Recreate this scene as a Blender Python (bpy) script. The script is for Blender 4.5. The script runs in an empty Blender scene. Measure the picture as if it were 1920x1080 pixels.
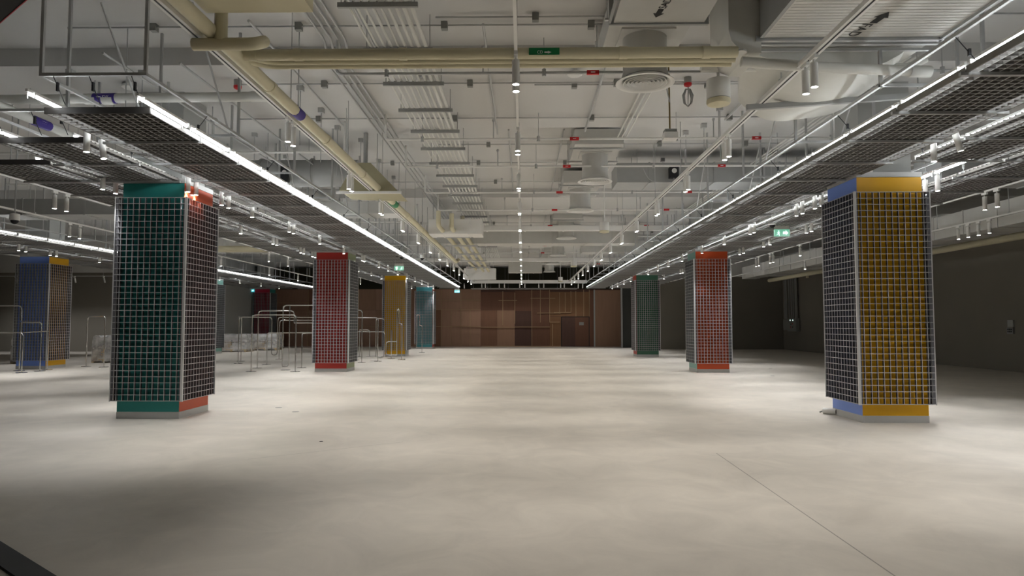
import bpy, math, random
from mathutils import Vector, Matrix

# ------------------------------------------------------------------ scene, camera, world, exposure
scn = bpy.context.scene
COL = scn.collection
scn.view_settings.view_transform = 'Standard'
scn.view_settings.look = 'None'
scn.view_settings.exposure = 1.22
scn.view_settings.gamma = 1.0
scn.view_settings.use_curve_mapping = False
scn.cycles.max_bounces = 6
scn.cycles.diffuse_bounces = 4
scn.cycles.glossy_bounces = 3
scn.cycles.transmission_bounces = 4
scn.cycles.transparent_max_bounces = 6
scn.cycles.caustics_reflective = False
scn.cycles.caustics_refractive = False
scn.cycles.use_denoising = True
scn.cycles.sample_clamp_indirect = 4.0

PITCH, YAW = 0.05307, 0.01562
cam = bpy.data.cameras.new('camera')
cam.sensor_width = 36.0
cam.lens = 24.0
cam.clip_start, cam.clip_end = 0.05, 200
camo = bpy.data.objects.new('camera', cam)
camo.location = (0, 0, 1.57)
camo.rotation_euler = (math.pi / 2 + PITCH, 0, YAW)
COL.objects.link(camo)
scn.camera = camo

world = bpy.data.worlds.new('world')
scn.world = world
world.use_nodes = True
world.node_tree.nodes['Background'].inputs['Color'].default_value = (0.9, 0.95, 1.0, 1)
world.node_tree.nodes['Background'].inputs['Strength'].default_value = 0.01

# lamp settings (the lamps themselves are made with their fixtures)
WARM, COOL = (1.0, 0.955, 0.895), (0.98, 0.98, 1.0)
AISLE_W, GAP_W, OUTER_W, WASH_W = 62.0, 62.0, 38.0, 9.0
TUBE_E, LENS_E = 10.5, 30.0

# ------------------------------------------------------------------ materials
def lin(h):
    h = h.lstrip('#')
    out = []
    for i in (0, 2, 4):
        c = int(h[i:i + 2], 16) / 255
        out.append(c / 12.92 if c <= 0.04045 else ((c + 0.055) / 1.055) ** 2.4)
    return out

def mat(name, hexcol, rough=0.6, metal=0.0, var=0.06, scale=6.0, bump=0.0, spec=0.4, stretch=None, alpha=None, trans=0.0):
    m = bpy.data.materials.new(name)
    m.use_nodes = True
    nt = m.node_tree
    b = nt.nodes['Principled BSDF']
    c = lin(hexcol)
    tc = nt.nodes.new('ShaderNodeTexCoord')
    mp = nt.nodes.new('ShaderNodeMapping')
    if stretch: mp.inputs['Scale'].default_value = stretch
    nz = nt.nodes.new('ShaderNodeTexNoise')
    nz.inputs['Scale'].default_value = scale
    nz.inputs['Detail'].default_value = 4
    mx = nt.nodes.new('ShaderNodeMix'); mx.data_type = 'RGBA'
    mx.inputs[6].default_value = (*[max(0, v * (1 - var)) for v in c], 1)
    mx.inputs[7].default_value = (*[min(1, v * (1 + var)) for v in c], 1)
    L = nt.links.new
    L(tc.outputs['Object'], mp.inputs[0]); L(mp.outputs[0], nz.inputs['Vector'])
    L(nz.outputs[0], mx.inputs[0]); L(mx.outputs[2], b.inputs['Base Color'])
    b.inputs['Roughness'].default_value = rough
    b.inputs['Metallic'].default_value = metal
    b.inputs['Specular IOR Level'].default_value = spec
    b.inputs['Transmission Weight'].default_value = trans
    if alpha is not None: b.inputs['Alpha'].default_value = alpha
    if bump:
        bp = nt.nodes.new('ShaderNodeBump'); bp.inputs['Strength'].default_value = bump
        bp.inputs['Distance'].default_value = 0.02
        L(nz.outputs[0], bp.inputs['Height']); L(bp.outputs[0], b.inputs['Normal'])
    return m

def emit(name, col, strength):
    m = bpy.data.materials.new(name)
    m.use_nodes = True
    b = m.node_tree.nodes['Principled BSDF']
    b.inputs['Base Color'].default_value = (0.8, 0.8, 0.8, 1)
    b.inputs['Emission Color'].default_value = (*col, 1)
    b.inputs['Emission Strength'].default_value = strength
    return m

def floor_material():
    m = mat('polished_concrete', '#c9c2b7', rough=0.42, var=0.10, scale=0.5, spec=0.35)
    nt = m.node_tree; L = nt.links.new
    b = nt.nodes['Principled BSDF']
    base = b.inputs['Base Color'].links[0].from_socket
    geo = nt.nodes.new('ShaderNodeNewGeometry')
    n2 = nt.nodes.new('ShaderNodeTexNoise'); n2.inputs['Scale'].default_value = 1.4; n2.inputs['Detail'].default_value = 8; n2.inputs['Roughness'].default_value = 0.65
    n2.inputs['Distortion'].default_value = 1.2
    L(geo.outputs['Position'], n2.inputs['Vector'])
    mr = nt.nodes.new('ShaderNodeMapRange')
    mr.inputs[1].default_value = 0.3; mr.inputs[2].default_value = 0.7; mr.inputs[3].default_value = 0.84; mr.inputs[4].default_value = 1.06
    L(n2.outputs[0], mr.inputs[0])
    mul = nt.nodes.new('ShaderNodeVectorMath'); mul.operation = 'SCALE'
    L(base, mul.inputs[0]); L(mr.outputs[0], mul.inputs['Scale'])
    cur = mul.outputs[0]
    sep = nt.nodes.new('ShaderNodeSeparateXYZ'); L(geo.outputs['Position'], sep.inputs[0])
    # saw-cut joints in the slab, each a straight thin dark line between two floor points
    for (x0, y0, x1, y1, w, dark) in ((2.36, 8.45, 2.32, 4.05, 0.006, 0.45), (-3.2, 8.0, -1.6, 9.2, 0.010, 0.75), (4.2, 5.9, 6.6, 5.1, 0.008, 0.85)):
        ln = math.hypot(x1 - x0, y1 - y0); dx, dy = (x1 - x0) / ln, (y1 - y0) / ln
        def lincomb(a, c, d):
            p = nt.nodes.new('ShaderNodeMath'); p.operation = 'MULTIPLY'; L(sep.outputs[0], p.inputs[0]); p.inputs[1].default_value = a
            q = nt.nodes.new('ShaderNodeMath'); q.operation = 'MULTIPLY_ADD'; L(sep.outputs[1], q.inputs[0]); q.inputs[1].default_value = c; L(p.outputs[0], q.inputs[2])
            r = nt.nodes.new('ShaderNodeMath'); r.operation = 'ADD'; L(q.outputs[0], r.inputs[0]); r.inputs[1].default_value = d
            return r.outputs[0]
        across = lincomb(-dy, dx, dy * x0 - dx * y0)
        along = lincomb(dx, dy, -(dx * x0 + dy * y0) - ln / 2)
        ab = nt.nodes.new('ShaderNodeMath'); ab.operation = 'ABSOLUTE'; L(across, ab.inputs[0])
        lt = nt.nodes.new('ShaderNodeMath'); lt.operation = 'LESS_THAN'; L(ab.outputs[0], lt.inputs[0]); lt.inputs[1].default_value = w
        ab2 = nt.nodes.new('ShaderNodeMath'); ab2.operation = 'ABSOLUTE'; L(along, ab2.inputs[0])
        lt2 = nt.nodes.new('ShaderNodeMath'); lt2.operation = 'LESS_THAN'; L(ab2.outputs[0], lt2.inputs[0]); lt2.inputs[1].default_value = ln / 2
        an = nt.nodes.new('ShaderNodeMath'); an.operation = 'MULTIPLY'; L(lt.outputs[0], an.inputs[0]); L(lt2.outputs[0], an.inputs[1])
        f = nt.nodes.new('ShaderNodeMath'); f.operation = 'MULTIPLY_ADD'; L(an.outputs[0], f.inputs[0]); f.inputs[1].default_value = dark - 1; f.inputs[2].default_value = 1
        s = nt.nodes.new('ShaderNodeVectorMath'); s.operation = 'SCALE'; L(cur, s.inputs[0]); L(f.outputs[0], s.inputs['Scale'])
        cur = s.outputs[0]
    L(cur, b.inputs['Base Color'])
    rr = nt.nodes.new('ShaderNodeMapRange'); rr.inputs[3].default_value = 0.36; rr.inputs[4].default_value = 0.55
    L(n2.outputs[0], rr.inputs[0]); L(rr.outputs[0], b.inputs['Roughness'])
    return m

M = dict(
    floor=floor_material(),
    slab=mat('painted_slab', '#c9c8c5', 0.85, var=0.04, scale=0.4),
    wall_dark=mat('dark_render', '#7f7a70', 0.9, var=0.08, scale=0.6),
    wall_white=mat('white_paint', '#cfcdc8', 0.8, var=0.04),
    wall_grey=mat('grey_board', '#a9aaa6', 0.8, var=0.05),
    void=mat('olive_void', '#4a4737', 0.9, var=0.2, scale=0.8),
    web=mat('shade_toned_grating_web', '#66666a', 0.6, metal=0.2, var=0.05),  # bar sides: shade between bars put into the colour, same metal as grate
    fascia=mat('dark_fascia', '#35322f', 0.6, metal=0.2, var=0.05),
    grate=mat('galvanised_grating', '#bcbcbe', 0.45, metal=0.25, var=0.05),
    ceilweb=mat('shade_toned_ceiling_web', '#716e6a', 0.6, metal=0.1, var=0.05),  # darker than grate_ceil: the unlit look of the cells is painted in
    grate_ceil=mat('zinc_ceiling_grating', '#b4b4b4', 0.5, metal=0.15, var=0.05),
    channel=mat('dark_channel', '#7e7b76', 0.5, metal=0.5, var=0.05),
    steel=mat('galvanised_steel', '#b9bab9', 0.42, metal=0.5, var=0.06, scale=12),
    post=mat('bright_angle', '#d3d3d3', 0.4, metal=0.35, var=0.03),
    white=mat('white_powdercoat', '#e4e3df', 0.5, var=0.03),
    black=mat('black_rubber', '#17171a', 0.6, var=0.1),
    cream=mat('cream_insulation', '#d6cfb2', 0.7, var=0.06, scale=3, bump=0.1),
    insul=mat('white_insulation', '#d8d8d2', 0.7, var=0.06, scale=5, bump=0.2),
    duct=mat('foil_duct', '#c3c2bd', 0.6, metal=0.15, var=0.06, scale=5),
    duct_ribbed=mat('ribbed_foil_duct', '#cbc9c2', 0.45, metal=0.25, var=0.05),
    ductgrey=mat('grey_duct', '#a5a6a4', 0.6, metal=0.2, var=0.08),
    olive=mat('olive_duct', '#a39d80', 0.7, var=0.08),
    chrome=mat('brushed_stainless', '#d8d6d2', 0.22, metal=1.0, var=0.04, scale=20),
    plinth=mat('grey_plinth', '#bfbfbd', 0.45, metal=0.3, var=0.03),
    red_label=mat('red_label', '#c22326', 0.5, var=0.03),
    green_label=mat('green_label', '#117a44', 0.5, var=0.03),
    purple_label=mat('purple_label', '#3c2a84', 0.5, var=0.03),
    white_ink=mat('white_ink', '#f1f1ee', 0.6, var=0.01),
    black_ink=mat('black_ink', '#17150f', 0.7, var=0.01),
    rust=mat('rusty_rod', '#7d6a3a', 0.7, var=0.2),
    redcap=mat('red_cap', '#c9252a', 0.4, var=0.03),
    exit_green=emit('exit_green', (0.0, 0.24, 0.13), 0.55),
    exit_cyan=emit('exit_cyan', (0.03, 0.4, 0.45), 0.7),
    exit_white=emit('exit_white', (0.75, 1.0, 0.92), 0.6),
    tube=emit('lit_tube', (0.93, 0.97, 1.0), TUBE_E),
    lens=emit('lit_lens', (1.0, 0.97, 0.9), LENS_E),
    batten=mat('pale_timber', '#a38a6b', 0.8, var=0.12, scale=8, stretch=(1, 1, 0.1)),
    wrap=mat('stretch_film', '#f2f2f2', 0.12, var=0.05, scale=3, bump=0.35, spec=0.9, stretch=(1, 1, 3)),
    board=mat('kraft_board', '#b9a582', 0.8, var=0.1),
    box_grey=mat('grey_enclosure', '#8d8e8a', 0.6, var=0.05),
    door_dark=mat('dark_door', '#40423f', 0.55, var=0.15, scale=1.2),
)
PLY = [mat('plywood_' + n, h, 0.8, var=0.14, scale=2.2, stretch=(3, 1, 0.35)) for n, h in
       (('tan', '#94745f'), ('rust', '#7d5b48'), ('brown', '#6b4b3c'), ('umber', '#543d36'), ('ochre', '#7b5a40'), ('pink', '#9c7b67'))]
PAINT = {n: mat('panel_' + n, h, 0.42, var=0.04, scale=3) for n, h in dict(
    teal='#2f8b86', orange='#c9512a', yellow='#edb41a', blue='#7c9cec', red='#bb3a33', crimson='#b02740',
    green='#47735e', pale_teal='#86b8ae', olive='#8f9a72', grey='#aeb0ae', steel_blue='#3f8a94').items()}

# ------------------------------------------------------------------ mesh helpers
class MB:
    def __init__(s): s.v, s.f, s.m = [], [], []
    def add(s, vs, fs, mi=0):
        o = len(s.v); s.v += [tuple(v) for v in vs]; s.f += [tuple(i + o for i in f) for f in fs]; s.m += [mi] * len(fs)
        return s
    def box(s, x0, x1, y0, y1, z0, z1, mi=0):
        vs = [(x, y, z) for z in (z0, z1) for y in (y0, y1) for x in (x0, x1)]
        return s.add(vs, [(0, 2, 3, 1), (4, 5, 7, 6), (0, 1, 5, 4), (2, 6, 7, 3), (0, 4, 6, 2), (1, 3, 7, 5)], mi)
    def hexa(s, bottom, top, mi=0):       # two quads, each counter-clockwise from above
        return s.add(list(bottom) + list(top), [(3, 2, 1, 0), (4, 5, 6, 7), (0, 1, 5, 4), (1, 2, 6, 5), (2, 3, 7, 6), (3, 0, 4, 7)], mi)
    def tube(s, pts, r, n=8, mi=0, caps=True):
        P = [Vector(p) for p in pts]
        rs = r if isinstance(r, (list, tuple)) else [r] * len(P)
        t0 = (P[1] - P[0]).normalized()
        a = Vector((0, 0, 1)) if abs(t0.z) < 0.9 else Vector((1, 0, 0))
        u = t0.cross(a).normalized()
        vs, fs = [], []
        for i, p in enumerate(P):
            if i == 0: t = t0
            elif i == len(P) - 1: t = (P[i] - P[i - 1]).normalized()
            else: t = ((P[i] - P[i - 1]).normalized() + (P[i + 1] - P[i]).normalized()).normalized()
            u = (u - t * u.dot(t)).normalized(); w = t.cross(u)
            for k in range(n):
                q = 2 * math.pi * k / n
                vs.append(p + (u * math.cos(q) + w * math.sin(q)) * rs[i])
        for i in range(len(P) - 1):
            for k in range(n):
                k2 = (k + 1) % n
                fs.append((i * n + k, i * n + k2, (i + 1) * n + k2, (i + 1) * n + k))
        if caps:
            fs.append(tuple(reversed(range(n)))); fs.append(tuple((len(P) - 1) * n + k for k in range(n)))
        return s.add(vs, fs, mi)
    def lathe(s, prof, n=20, c=(0, 0, 0), mi=0):  # profile (r, z) from top to bottom or any order
        vs, fs = [], []
        for (r, z) in prof:
            for k in range(n):
                q = 2 * math.pi * k / n
                vs.append((c[0] + r * math.cos(q), c[1] + r * math.sin(q), c[2] + z))
        for i in range(len(prof) - 1):
            for k in range(n):
                k2 = (k + 1) % n
                fs.append((i * n + k, i * n + k2, (i + 1) * n + k2, (i + 1) * n + k))
        fs.append(tuple(reversed(range(n)))); fs.append(tuple((len(prof) - 1) * n + k for k in range(n)))
        return s.add(vs, fs, mi)
    def ring(s, prof, n=36, mi=0):           # closed ring swept from a closed profile (r, z)
        k = len(prof); vs, fs = [], []
        for q in range(n):
            a = 2 * math.pi * q / n
            vs += [(r * math.cos(a), r * math.sin(a), z) for r, z in prof]
        for q in range(n):
            q2 = (q + 1) % n
            for i in range(k):
                j = (i + 1) % k
                fs.append((q * k + i, q2 * k + i, q2 * k + j, q * k + j))
        return s.add(vs, fs, mi)
    def mesh(s, name, *mats, smooth=False):
        me = bpy.data.meshes.new(name)
        me.from_pydata(s.v, [], s.f)
        for m in mats: me.materials.append(m)
        if len(mats) > 1: me.polygons.foreach_set('material_index', s.m)
        me.update()
        import bmesh
        bm = bmesh.new(); bm.from_mesh(me); bmesh.ops.recalc_face_normals(bm, faces=bm.faces); bm.to_mesh(me); bm.free()
        if smooth:
            me.shade_smooth() if hasattr(me, 'shade_smooth') else None
            me.set_sharp_from_angle(angle=math.radians(40))
        return me
    def build(s, name, *mats, parent=None, loc=None, smooth=False):
        return put(name, s.mesh(name, *mats, smooth=smooth), parent, loc)

def put(name, me, parent=None, loc=None, rz=None):
    o = bpy.data.objects.new(name, me)
    COL.objects.link(o)
    if parent is not None: o.parent = parent
    if loc is not None: o.location = loc
    if rz is not None: o.rotation_euler = (0, 0, rz)
    return o

def thing(o, label, cat, group=None):
    o['label'] = label; o['category'] = cat; o['kind'] = 'thing'
    if group: o['group'] = group
    return o

def empty(name, loc, label, cat, group=None, rz=0):
    o = bpy.data.objects.new(name, None); o.empty_display_size = 0.1
    COL.objects.link(o); o.location = loc; o.rotation_euler = (0, 0, rz)
    return thing(o, label, cat, group)

def struct(o):
    o['kind'] = 'structure'; return o

def nth(i):
    return ['first', 'second', 'third', 'fourth', 'fifth', 'sixth', 'seventh', 'eighth', 'ninth', 'tenth'][i] if i < 10 else \
        f"{i + 1}{'th' if 10 < (i + 1) % 100 < 14 else {1: 'st', 2: 'nd', 3: 'rd'}.get((i + 1) % 10, 'th')}"

def bend(pts, r, n=5):   # rounds the corners of a polyline
    P = [Vector(p) for p in pts]; out = [P[0]]
    for i in range(1, len(P) - 1):
        a, b, c = P[i - 1], P[i], P[i + 1]
        d1, d2 = (a - b), (c - b)
        rr = min(r, d1.length * 0.49, d2.length * 0.49)
        p, q = b + d1.normalized() * rr, b + d2.normalized() * rr
        for k in range(n + 1):
            t = k / n
            out.append(p * (1 - t) ** 2 + b * 2 * t * (1 - t) + q * t * t)
    out.append(P[-1]); return out

def lettering(txt, size, parent, loc, xdir, ydir, m, name='lettering'):
    cu = bpy.data.curves.new(name, 'FONT'); cu.body = txt; cu.size = size; cu.align_x = 'CENTER'; cu.align_y = 'CENTER'
    cu.extrude = 0.0005; cu.materials.append(m)
    t_ = bpy.data.objects.new(name, cu); COL.objects.link(t_)
    me = bpy.data.meshes.new_from_object(t_.evaluated_get(bpy.context.evaluated_depsgraph_get()))
    bpy.data.objects.remove(t_)
    o = bpy.data.objects.new(name, me); COL.objects.link(o)
    x, y = Vector(xdir), Vector(ydir); z = x.cross(y)
    mw = Matrix((x, y, z)).transposed().to_4x4(); mw.translation = Vector(loc)
    if parent is not None: o.parent = parent
    o.matrix_local = mw
    return o

def arrow_mesh(loc, d, side, n, length, w, m, parent, name='arrow', th=0.002, head=0.5):
    d, side, n = Vector(d), Vector(side), Vector(n); c = Vector(loc)
    h = length * head
    pts = [(-length / 2, -w * .25), (length / 2 - h, -w * .25), (length / 2 - h, -w * .5), (length / 2, 0), (length / 2 - h, w * .5), (length / 2 - h, w * .25), (-length / 2, w * .25)]
    vs = [c + d * a + side * b for a, b in pts] + [c + d * a + side * b + n * th for a, b in pts]
    k = len(pts)
    mb = MB().add(vs, [tuple(range(k)), tuple(reversed(range(k, 2 * k)))] + [(i, (i + 1) % k, k + (i + 1) % k, k + i) for i in range(k)])
    return mb.build(name, m, parent=parent)

# ------------------------------------------------------------------ the setting
XL, XR, SLAB = -32.0, 16.3, 5.85
struct(MB().box(XL, XR + 4, -5, 54, -0.2, 0).build('floor', M['floor']))
struct(MB().box(XL, XR + 4, -5, 54, SLAB, SLAB + 0.3).build('ceiling', M['slab']))
for i, y in enumerate((1.0, 12.0, 23.1, 34.2, 45.3)):
    struct(MB().box(XL, XR, y - 1.72, y + 1.72, 5.57, SLAB).build('beam', M['slab']))
struct(MB().box(XR, XR + 0.3, -5, 43.0, 0, 4.5).build('wall_right', M['wall_dark']))
struct(MB().box(XR - 0.05, XR + 0.3, -5, 43.0, 4.5, SLAB).build('trim_1', M['wall_white']))
struct(MB().box(7.5, XR + 0.3, 43.0, 43.3, 0, 4.55).build('wall_recess', M['wall_dark']))
struct(MB().box(7.0, XR + 0.3, 42.9, 43.3, 4.55, SLAB).build('trim_2', M['wall_white']))
struct(MB().box(XL - 0.3, XL, -5, 39.0, 0, SLAB).build('wall_left', M['wall_dark']))
struct(MB().box(XL, -18.4, 39.0, 39.3, 0, 4.55).build('wall_far_left', M['wall_dark']))
struct(MB().box(XL, -18.4, 38.9, 39.3, 4.55, SLAB).build('trim_3', M['wall_white']))
struct(MB().box(-18.7, -18.4, 39.3, 49.0, 0, SLAB).build('wall_return', M['wall_grey']))
wl = struct(MB().box(-26, -19.55, 48.9, 49.2, 0, 4.4).build('wall_white', M['wall_grey']))
struct(MB().box(XL, XR, -5.3, -5, 0, SLAB).build('wall_front', M['wall_dark']))
struct(MB().box(-26, 12, 51.5, 51.8, 0, SLAB).build('wall_back', M['void']))

# ------------------------------------------------------------------ hoarding of plywood sheets across the back
HY = 48.2
hoard = empty('plywood_hoarding', (-6.5, HY, 0), 'tall brown plywood hoarding closing off the far end of the hall', 'hoarding')
def hbox(name, m, x0, x1, z0, z1, dy=0.0, th=0.02, parent=None):
    par = hoard if parent is None else parent
    mb = MB().box(x0 + 6.5, x1 + 6.5, -th - dy, -dy, z0, z1)
    return mb.build(name, m, parent=par)
rnd = random.Random(4)
# left run behind the columns
xs = [-20.0, -18.8, -17.6, -16.4, -15.2, -14.0, -12.8, -11.6, -10.4, -9.2, -8.0, -7.1]
for i in range(len(xs) - 1):
    hbox('plywood_sheet', PLY[(5, 0, 1, 5, 0, 0, 1, 5, 0, 1, 5)[i]], xs[i], xs[i + 1] - 0.01, 0, 2.55)
for i in range(0, len(xs) - 1, 2):
    hbox('plywood_sheet', PLY[(0, 5, 1, 0, 5, 0)[i // 2]], xs[i], xs[min(i + 2, len(xs) - 1)] - 0.01, 2.56, 4.05)
# lighter bay beside the teal column
for x0, x1, z0, z1, k in ((-7.1, -5.75, 0, 2.6, 1), (-7.1, -5.75, 2.61, 4.05, 5), (-5.75, -4.35, 0, 2.6, 5), (-5.75, -4.35, 2.61, 4.05, 5), (-4.35, -2.95, 0, 2.6, 5), (-4.35, -2.95, 2.61, 4.05, 0),
                          (-2.95, -1.8, 0, 2.55, 1), (-1.8, -.55, 0, 2.55, 0), (-2.95, -.55, 2.56, 3.85, 2), (-.55, .65, 0, 2.5, 3), (-.55, .65, 2.51, 3.95, 2), (.65, 1.9, 0, 2.6, 2),
                          (.65, 1.9, 2.61, 3.95, 2), (1.9, 2.7, 0, 2.1, 4), (1.9, 4.7, 2.12, 3.85, 4), (4.7, 5.0, 0, 3.95, 2), (5.1, 6.9, 0, 3.98, 0)):
    hbox('plywood_sheet', PLY[k], x0, x1 - 0.01, z0, z1)
for x0, x1 in ((2.75, 3.68), (3.69, 4.65)):
    d = hbox('door', PLY[3 if x0 < 3 else 2], x0, x1, 0.01, 2.06, 0.0)
    if x0 > 3:
        s = hbox('sign_plate', M['box_grey'], 3.98, 4.3, 1.5, 1.72, 0.02, 0.01, parent=d)
hbox('door_frame', M['black'], 2.7, 2.75, 0, 2.1); hbox('door_frame', M['black'], 4.65, 4.7, 0, 2.1); hbox('door_frame', M['black'], 2.75, 4.65, 2.06, 2.12)
for x, z0, z1 in ((-5.75, 0, 4.0), (-4.35, 0, 4.0), (-1.4, 1.5, 3.9), (-.55, 1.6, 3.8), (.65, 0, 4.0), (1.25, 1.7, 4.0), (1.9, 1.7, 4.0), (2.6, 2.3, 3.8), (3.0, 2.4, 3.8), (3.4, 2.4, 3.9), (3.75, 2.12, 3.9), (4.3, 2.12, 4.0), (4.7, 2.12, 4.0), (-3.7, 0, 2.6),
                  (-8.0, 2.2, 4.0), (-9.2, 0, 4.0), (-11.6, 1.2, 4.0), (-14.0, 1.8, 4.0), (-13.0, 2.8, 4.0), (-15.2, 0, 4.0), (-19.95, 0, 4.0), (-5.05, 0, 2.6), (2.1, 0, 1.6)):
    hbox('timber_batten', M['batten'], x - 0.022, x + 0.022, z0, z1, 0.02, 0.04)
for x0, x1, z in ((-6.3, -2.95, 1.42), (-6.3, -2.95, 3.28), (-2.95, -.55, 1.36), (-1.7, -.4, 3.25), (-.55, 1.9, 1.38), (.55, 2.3, 3.4), (1.0, 2.7, 2.36), (2.2, 3.4, 2.4), (1.9, 2.6, 1.72), (-20, -15.2, 3.1), (-14.3, -12.2, 3.1), (-13.8, -11.6, 2.3), (-11, -7.2, 2.0), (-12, -9, 1.4), (-6.3, -2.95, 2.6)):
    hbox('timber_batten', M['batten'], x0, x1, z - 0.022, z + 0.022, 0.06, 0.04)
hbox('end_post', M['wall_grey'], 5.0, 5.1, 0, 4.0, 0.0, 0.06)
hbox('base_rail', M['batten'], -2.9, 2.7, 0.0, 0.05, 0.02, 0.04)
hbox('backing_frame', PLY[3], -20.0, 6.9, 0.0, 4.04, -0.08, 0.05)
# grey framed dark panel between hoarding and the recess wall
gp = empty('steel_framed_panel', (6.68, 46.0, 0), 'tall dark panel in a grey steel frame right of the plywood hoarding', 'panel')
MB().box(-.08, .02, -.06, .06, 0, 4.05).build('frame_post', M['steel'], parent=gp)
MB().box(1.3, 1.4, -.06, .06, 0, 4.05).build('frame_post', M['steel'], parent=gp)
MB().box(.02, 1.3, -.02, .02, 0, 4.0).build('sheet', M['door_dark'], parent=gp)
MB().box(.02, 1.3, -.05, .05, 4.0, 4.05).build('top_rail', M['steel'], parent=gp)
# white door in the far left corner
dr = MB().box(-21.9, -20.75, 48.86, 48.9, 0, 2.2).build('door_1', M['wall_grey']); struct(dr)
MB().box(-21.55, -21.2, 48.85, 48.86, 1.25, 1.65).build('door_window', M['black'], parent=dr)
MB().box(-21.95, -21.9, 48.84, 48.9, 0, 2.25).build('door_frame', M['box_grey'], parent=dr)
MB().box(-20.75, -20.7, 48.84, 48.9, 0, 2.25).build('door_frame', M['box_grey'], parent=dr)
MB().box(-21.95, -20.7, 48.84, 48.9, 2.2, 2.25).build('door_frame', M['box_grey'], parent=dr)

# ------------------------------------------------------------------ columns clad in square steel grating
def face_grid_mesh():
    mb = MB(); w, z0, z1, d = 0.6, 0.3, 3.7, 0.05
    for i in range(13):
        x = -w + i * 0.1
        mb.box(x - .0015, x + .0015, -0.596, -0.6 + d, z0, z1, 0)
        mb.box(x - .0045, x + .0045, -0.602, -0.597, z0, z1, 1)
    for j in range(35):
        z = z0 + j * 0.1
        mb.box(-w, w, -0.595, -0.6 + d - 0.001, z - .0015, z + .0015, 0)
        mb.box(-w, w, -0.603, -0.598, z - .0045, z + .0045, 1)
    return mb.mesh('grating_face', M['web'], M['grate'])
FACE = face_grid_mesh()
POST = MB().box(-0.609, -0.592, -0.609, -0.605, 0.29, 3.71).box(-0.609, -0.605, -0.605, -0.592, 0.29, 3.71).mesh('corner_angle', M['post'])
WIDE = MB().box(-0.612, -0.576, -0.612, -0.604, 0.29, 3.71).box(-0.612, -0.604, -0.604, -0.576, 0.29, 3.71).mesh('corner_angle', M['post'])
CAPM = MB().box(-.53, .53, -.53, .53, 3.96, 4.04).mesh('cap', M['plinth'])
PLM = MB().box(-.528, .528, -.528, .528, 0, 0.11).mesh('plinth', M['plinth'])
COREM = MB().box(-.5, .5, -.5, .5, 0.11, 3.96).box(-.42, .42, -.42, .42, 4.04, 5.57).mesh('core', M['wall_grey'])
panel_cache = {}
def panel_mesh(col):
    if col not in panel_cache:
        panel_cache[col] = MB().box(-.522, .522, -.525, -.505, 0.112, 3.955).mesh('painted_panel', PAINT[col])
    return panel_cache[col]
COLS = [(-6.25, 11.9), (5.95, 11.6), (-6.33, 23.05), (6.2, 22.95), (-6.28, 34.0), (6.05, 33.75), (-6.33, 44.35), (-17.25, 24.3), (-16.85, 36.4), (-17.7, 46.6)]
def column(x, y, cols, label):          # colours of front, right, back, left
    c = empty('grid_clad_column', (x, y, 0), label, 'column', 'columns clad in square steel grating')
    put('core', COREM, c); put('plinth', PLM, c); put('cap', CAPM, c)
    for k, cn in enumerate(cols):
        p = put('painted_panel', panel_mesh(cn), c, rz=k * math.pi / 2)
        p['label'] = cn.replace('_', ' ') + ' painted panel'
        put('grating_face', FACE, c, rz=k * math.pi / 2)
        put('corner_angle', WIDE if k == (0 if x > 0 else 1) else POST, c, rz=k * math.pi / 2)
    return c
column(-6.25, 11.9, ('teal', 'orange', 'red', 'orange'), 'large near column on the left with dark teal front and orange side behind steel grating')
column(5.95, 11.6, ('yellow', 'orange', 'teal', 'blue'), 'large near column on the right with yellow front and blue side behind steel grating')
column(-6.33, 23.05, ('red', 'olive', 'teal', 'green'), 'crimson red column with orange base behind the curved tube racks')
column(6.2, 22.95, ('orange', 'blue', 'teal', 'pale_teal'), 'orange red column on the right with a pale teal side face')
column(-6.28, 34.0, ('yellow', 'grey', 'red', 'blue'), 'yellow column further back on the left beside the teal one')
column(6.05, 33.75, ('green', 'teal', 'yellow', 'red'), 'dull green column in front of the dark framed panel on the right')
column(-6.33, 44.35, ('steel_blue', 'red', 'orange', 'yellow'), 'small blue green column standing just before the plywood hoarding')
column(-17.25, 24.3, ('blue', 'yellow', 'red', 'teal'), 'blue column with a yellow side at the far left of the hall')
column(-16.85, 36.4, ('teal', 'pale_teal', 'red', 'blue'), 'column mostly hidden behind the large teal one')
column(-17.7, 46.6, ('crimson', 'teal', 'yellow', 'blue'), 'distant crimson column in front of the brown plywood near the white door')

# ------------------------------------------------------------------ suspended open-cell ceiling strips
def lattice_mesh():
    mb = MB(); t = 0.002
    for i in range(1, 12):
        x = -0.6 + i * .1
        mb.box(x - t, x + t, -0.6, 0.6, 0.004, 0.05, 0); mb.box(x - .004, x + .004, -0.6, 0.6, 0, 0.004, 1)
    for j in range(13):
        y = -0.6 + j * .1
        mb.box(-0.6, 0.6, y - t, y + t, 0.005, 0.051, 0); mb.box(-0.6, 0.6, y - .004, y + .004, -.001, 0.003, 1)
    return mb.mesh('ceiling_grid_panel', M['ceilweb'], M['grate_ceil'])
LATT = lattice_mesh()
EDGE = MB().box(-0.612, -0.596, -0.6, 0.6, -0.006, 0.03).mesh('edge_channel', M['channel'])
TALL = MB().box(-0.614, -0.598, -0.6, 0.6, -0.006, 0.062).mesh('edge_channel', M['channel'])
BARM = MB().box(-0.68, 0.64, 0.578, 0.615, -0.036, -0.004).mesh('support_bar', M['steel'])
ENDM = MB().box(-0.615, 0.615, -0.625, -0.605, -0.008, 0.068).mesh('end_channel', M['fascia'])
wire_cache = {}
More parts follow.
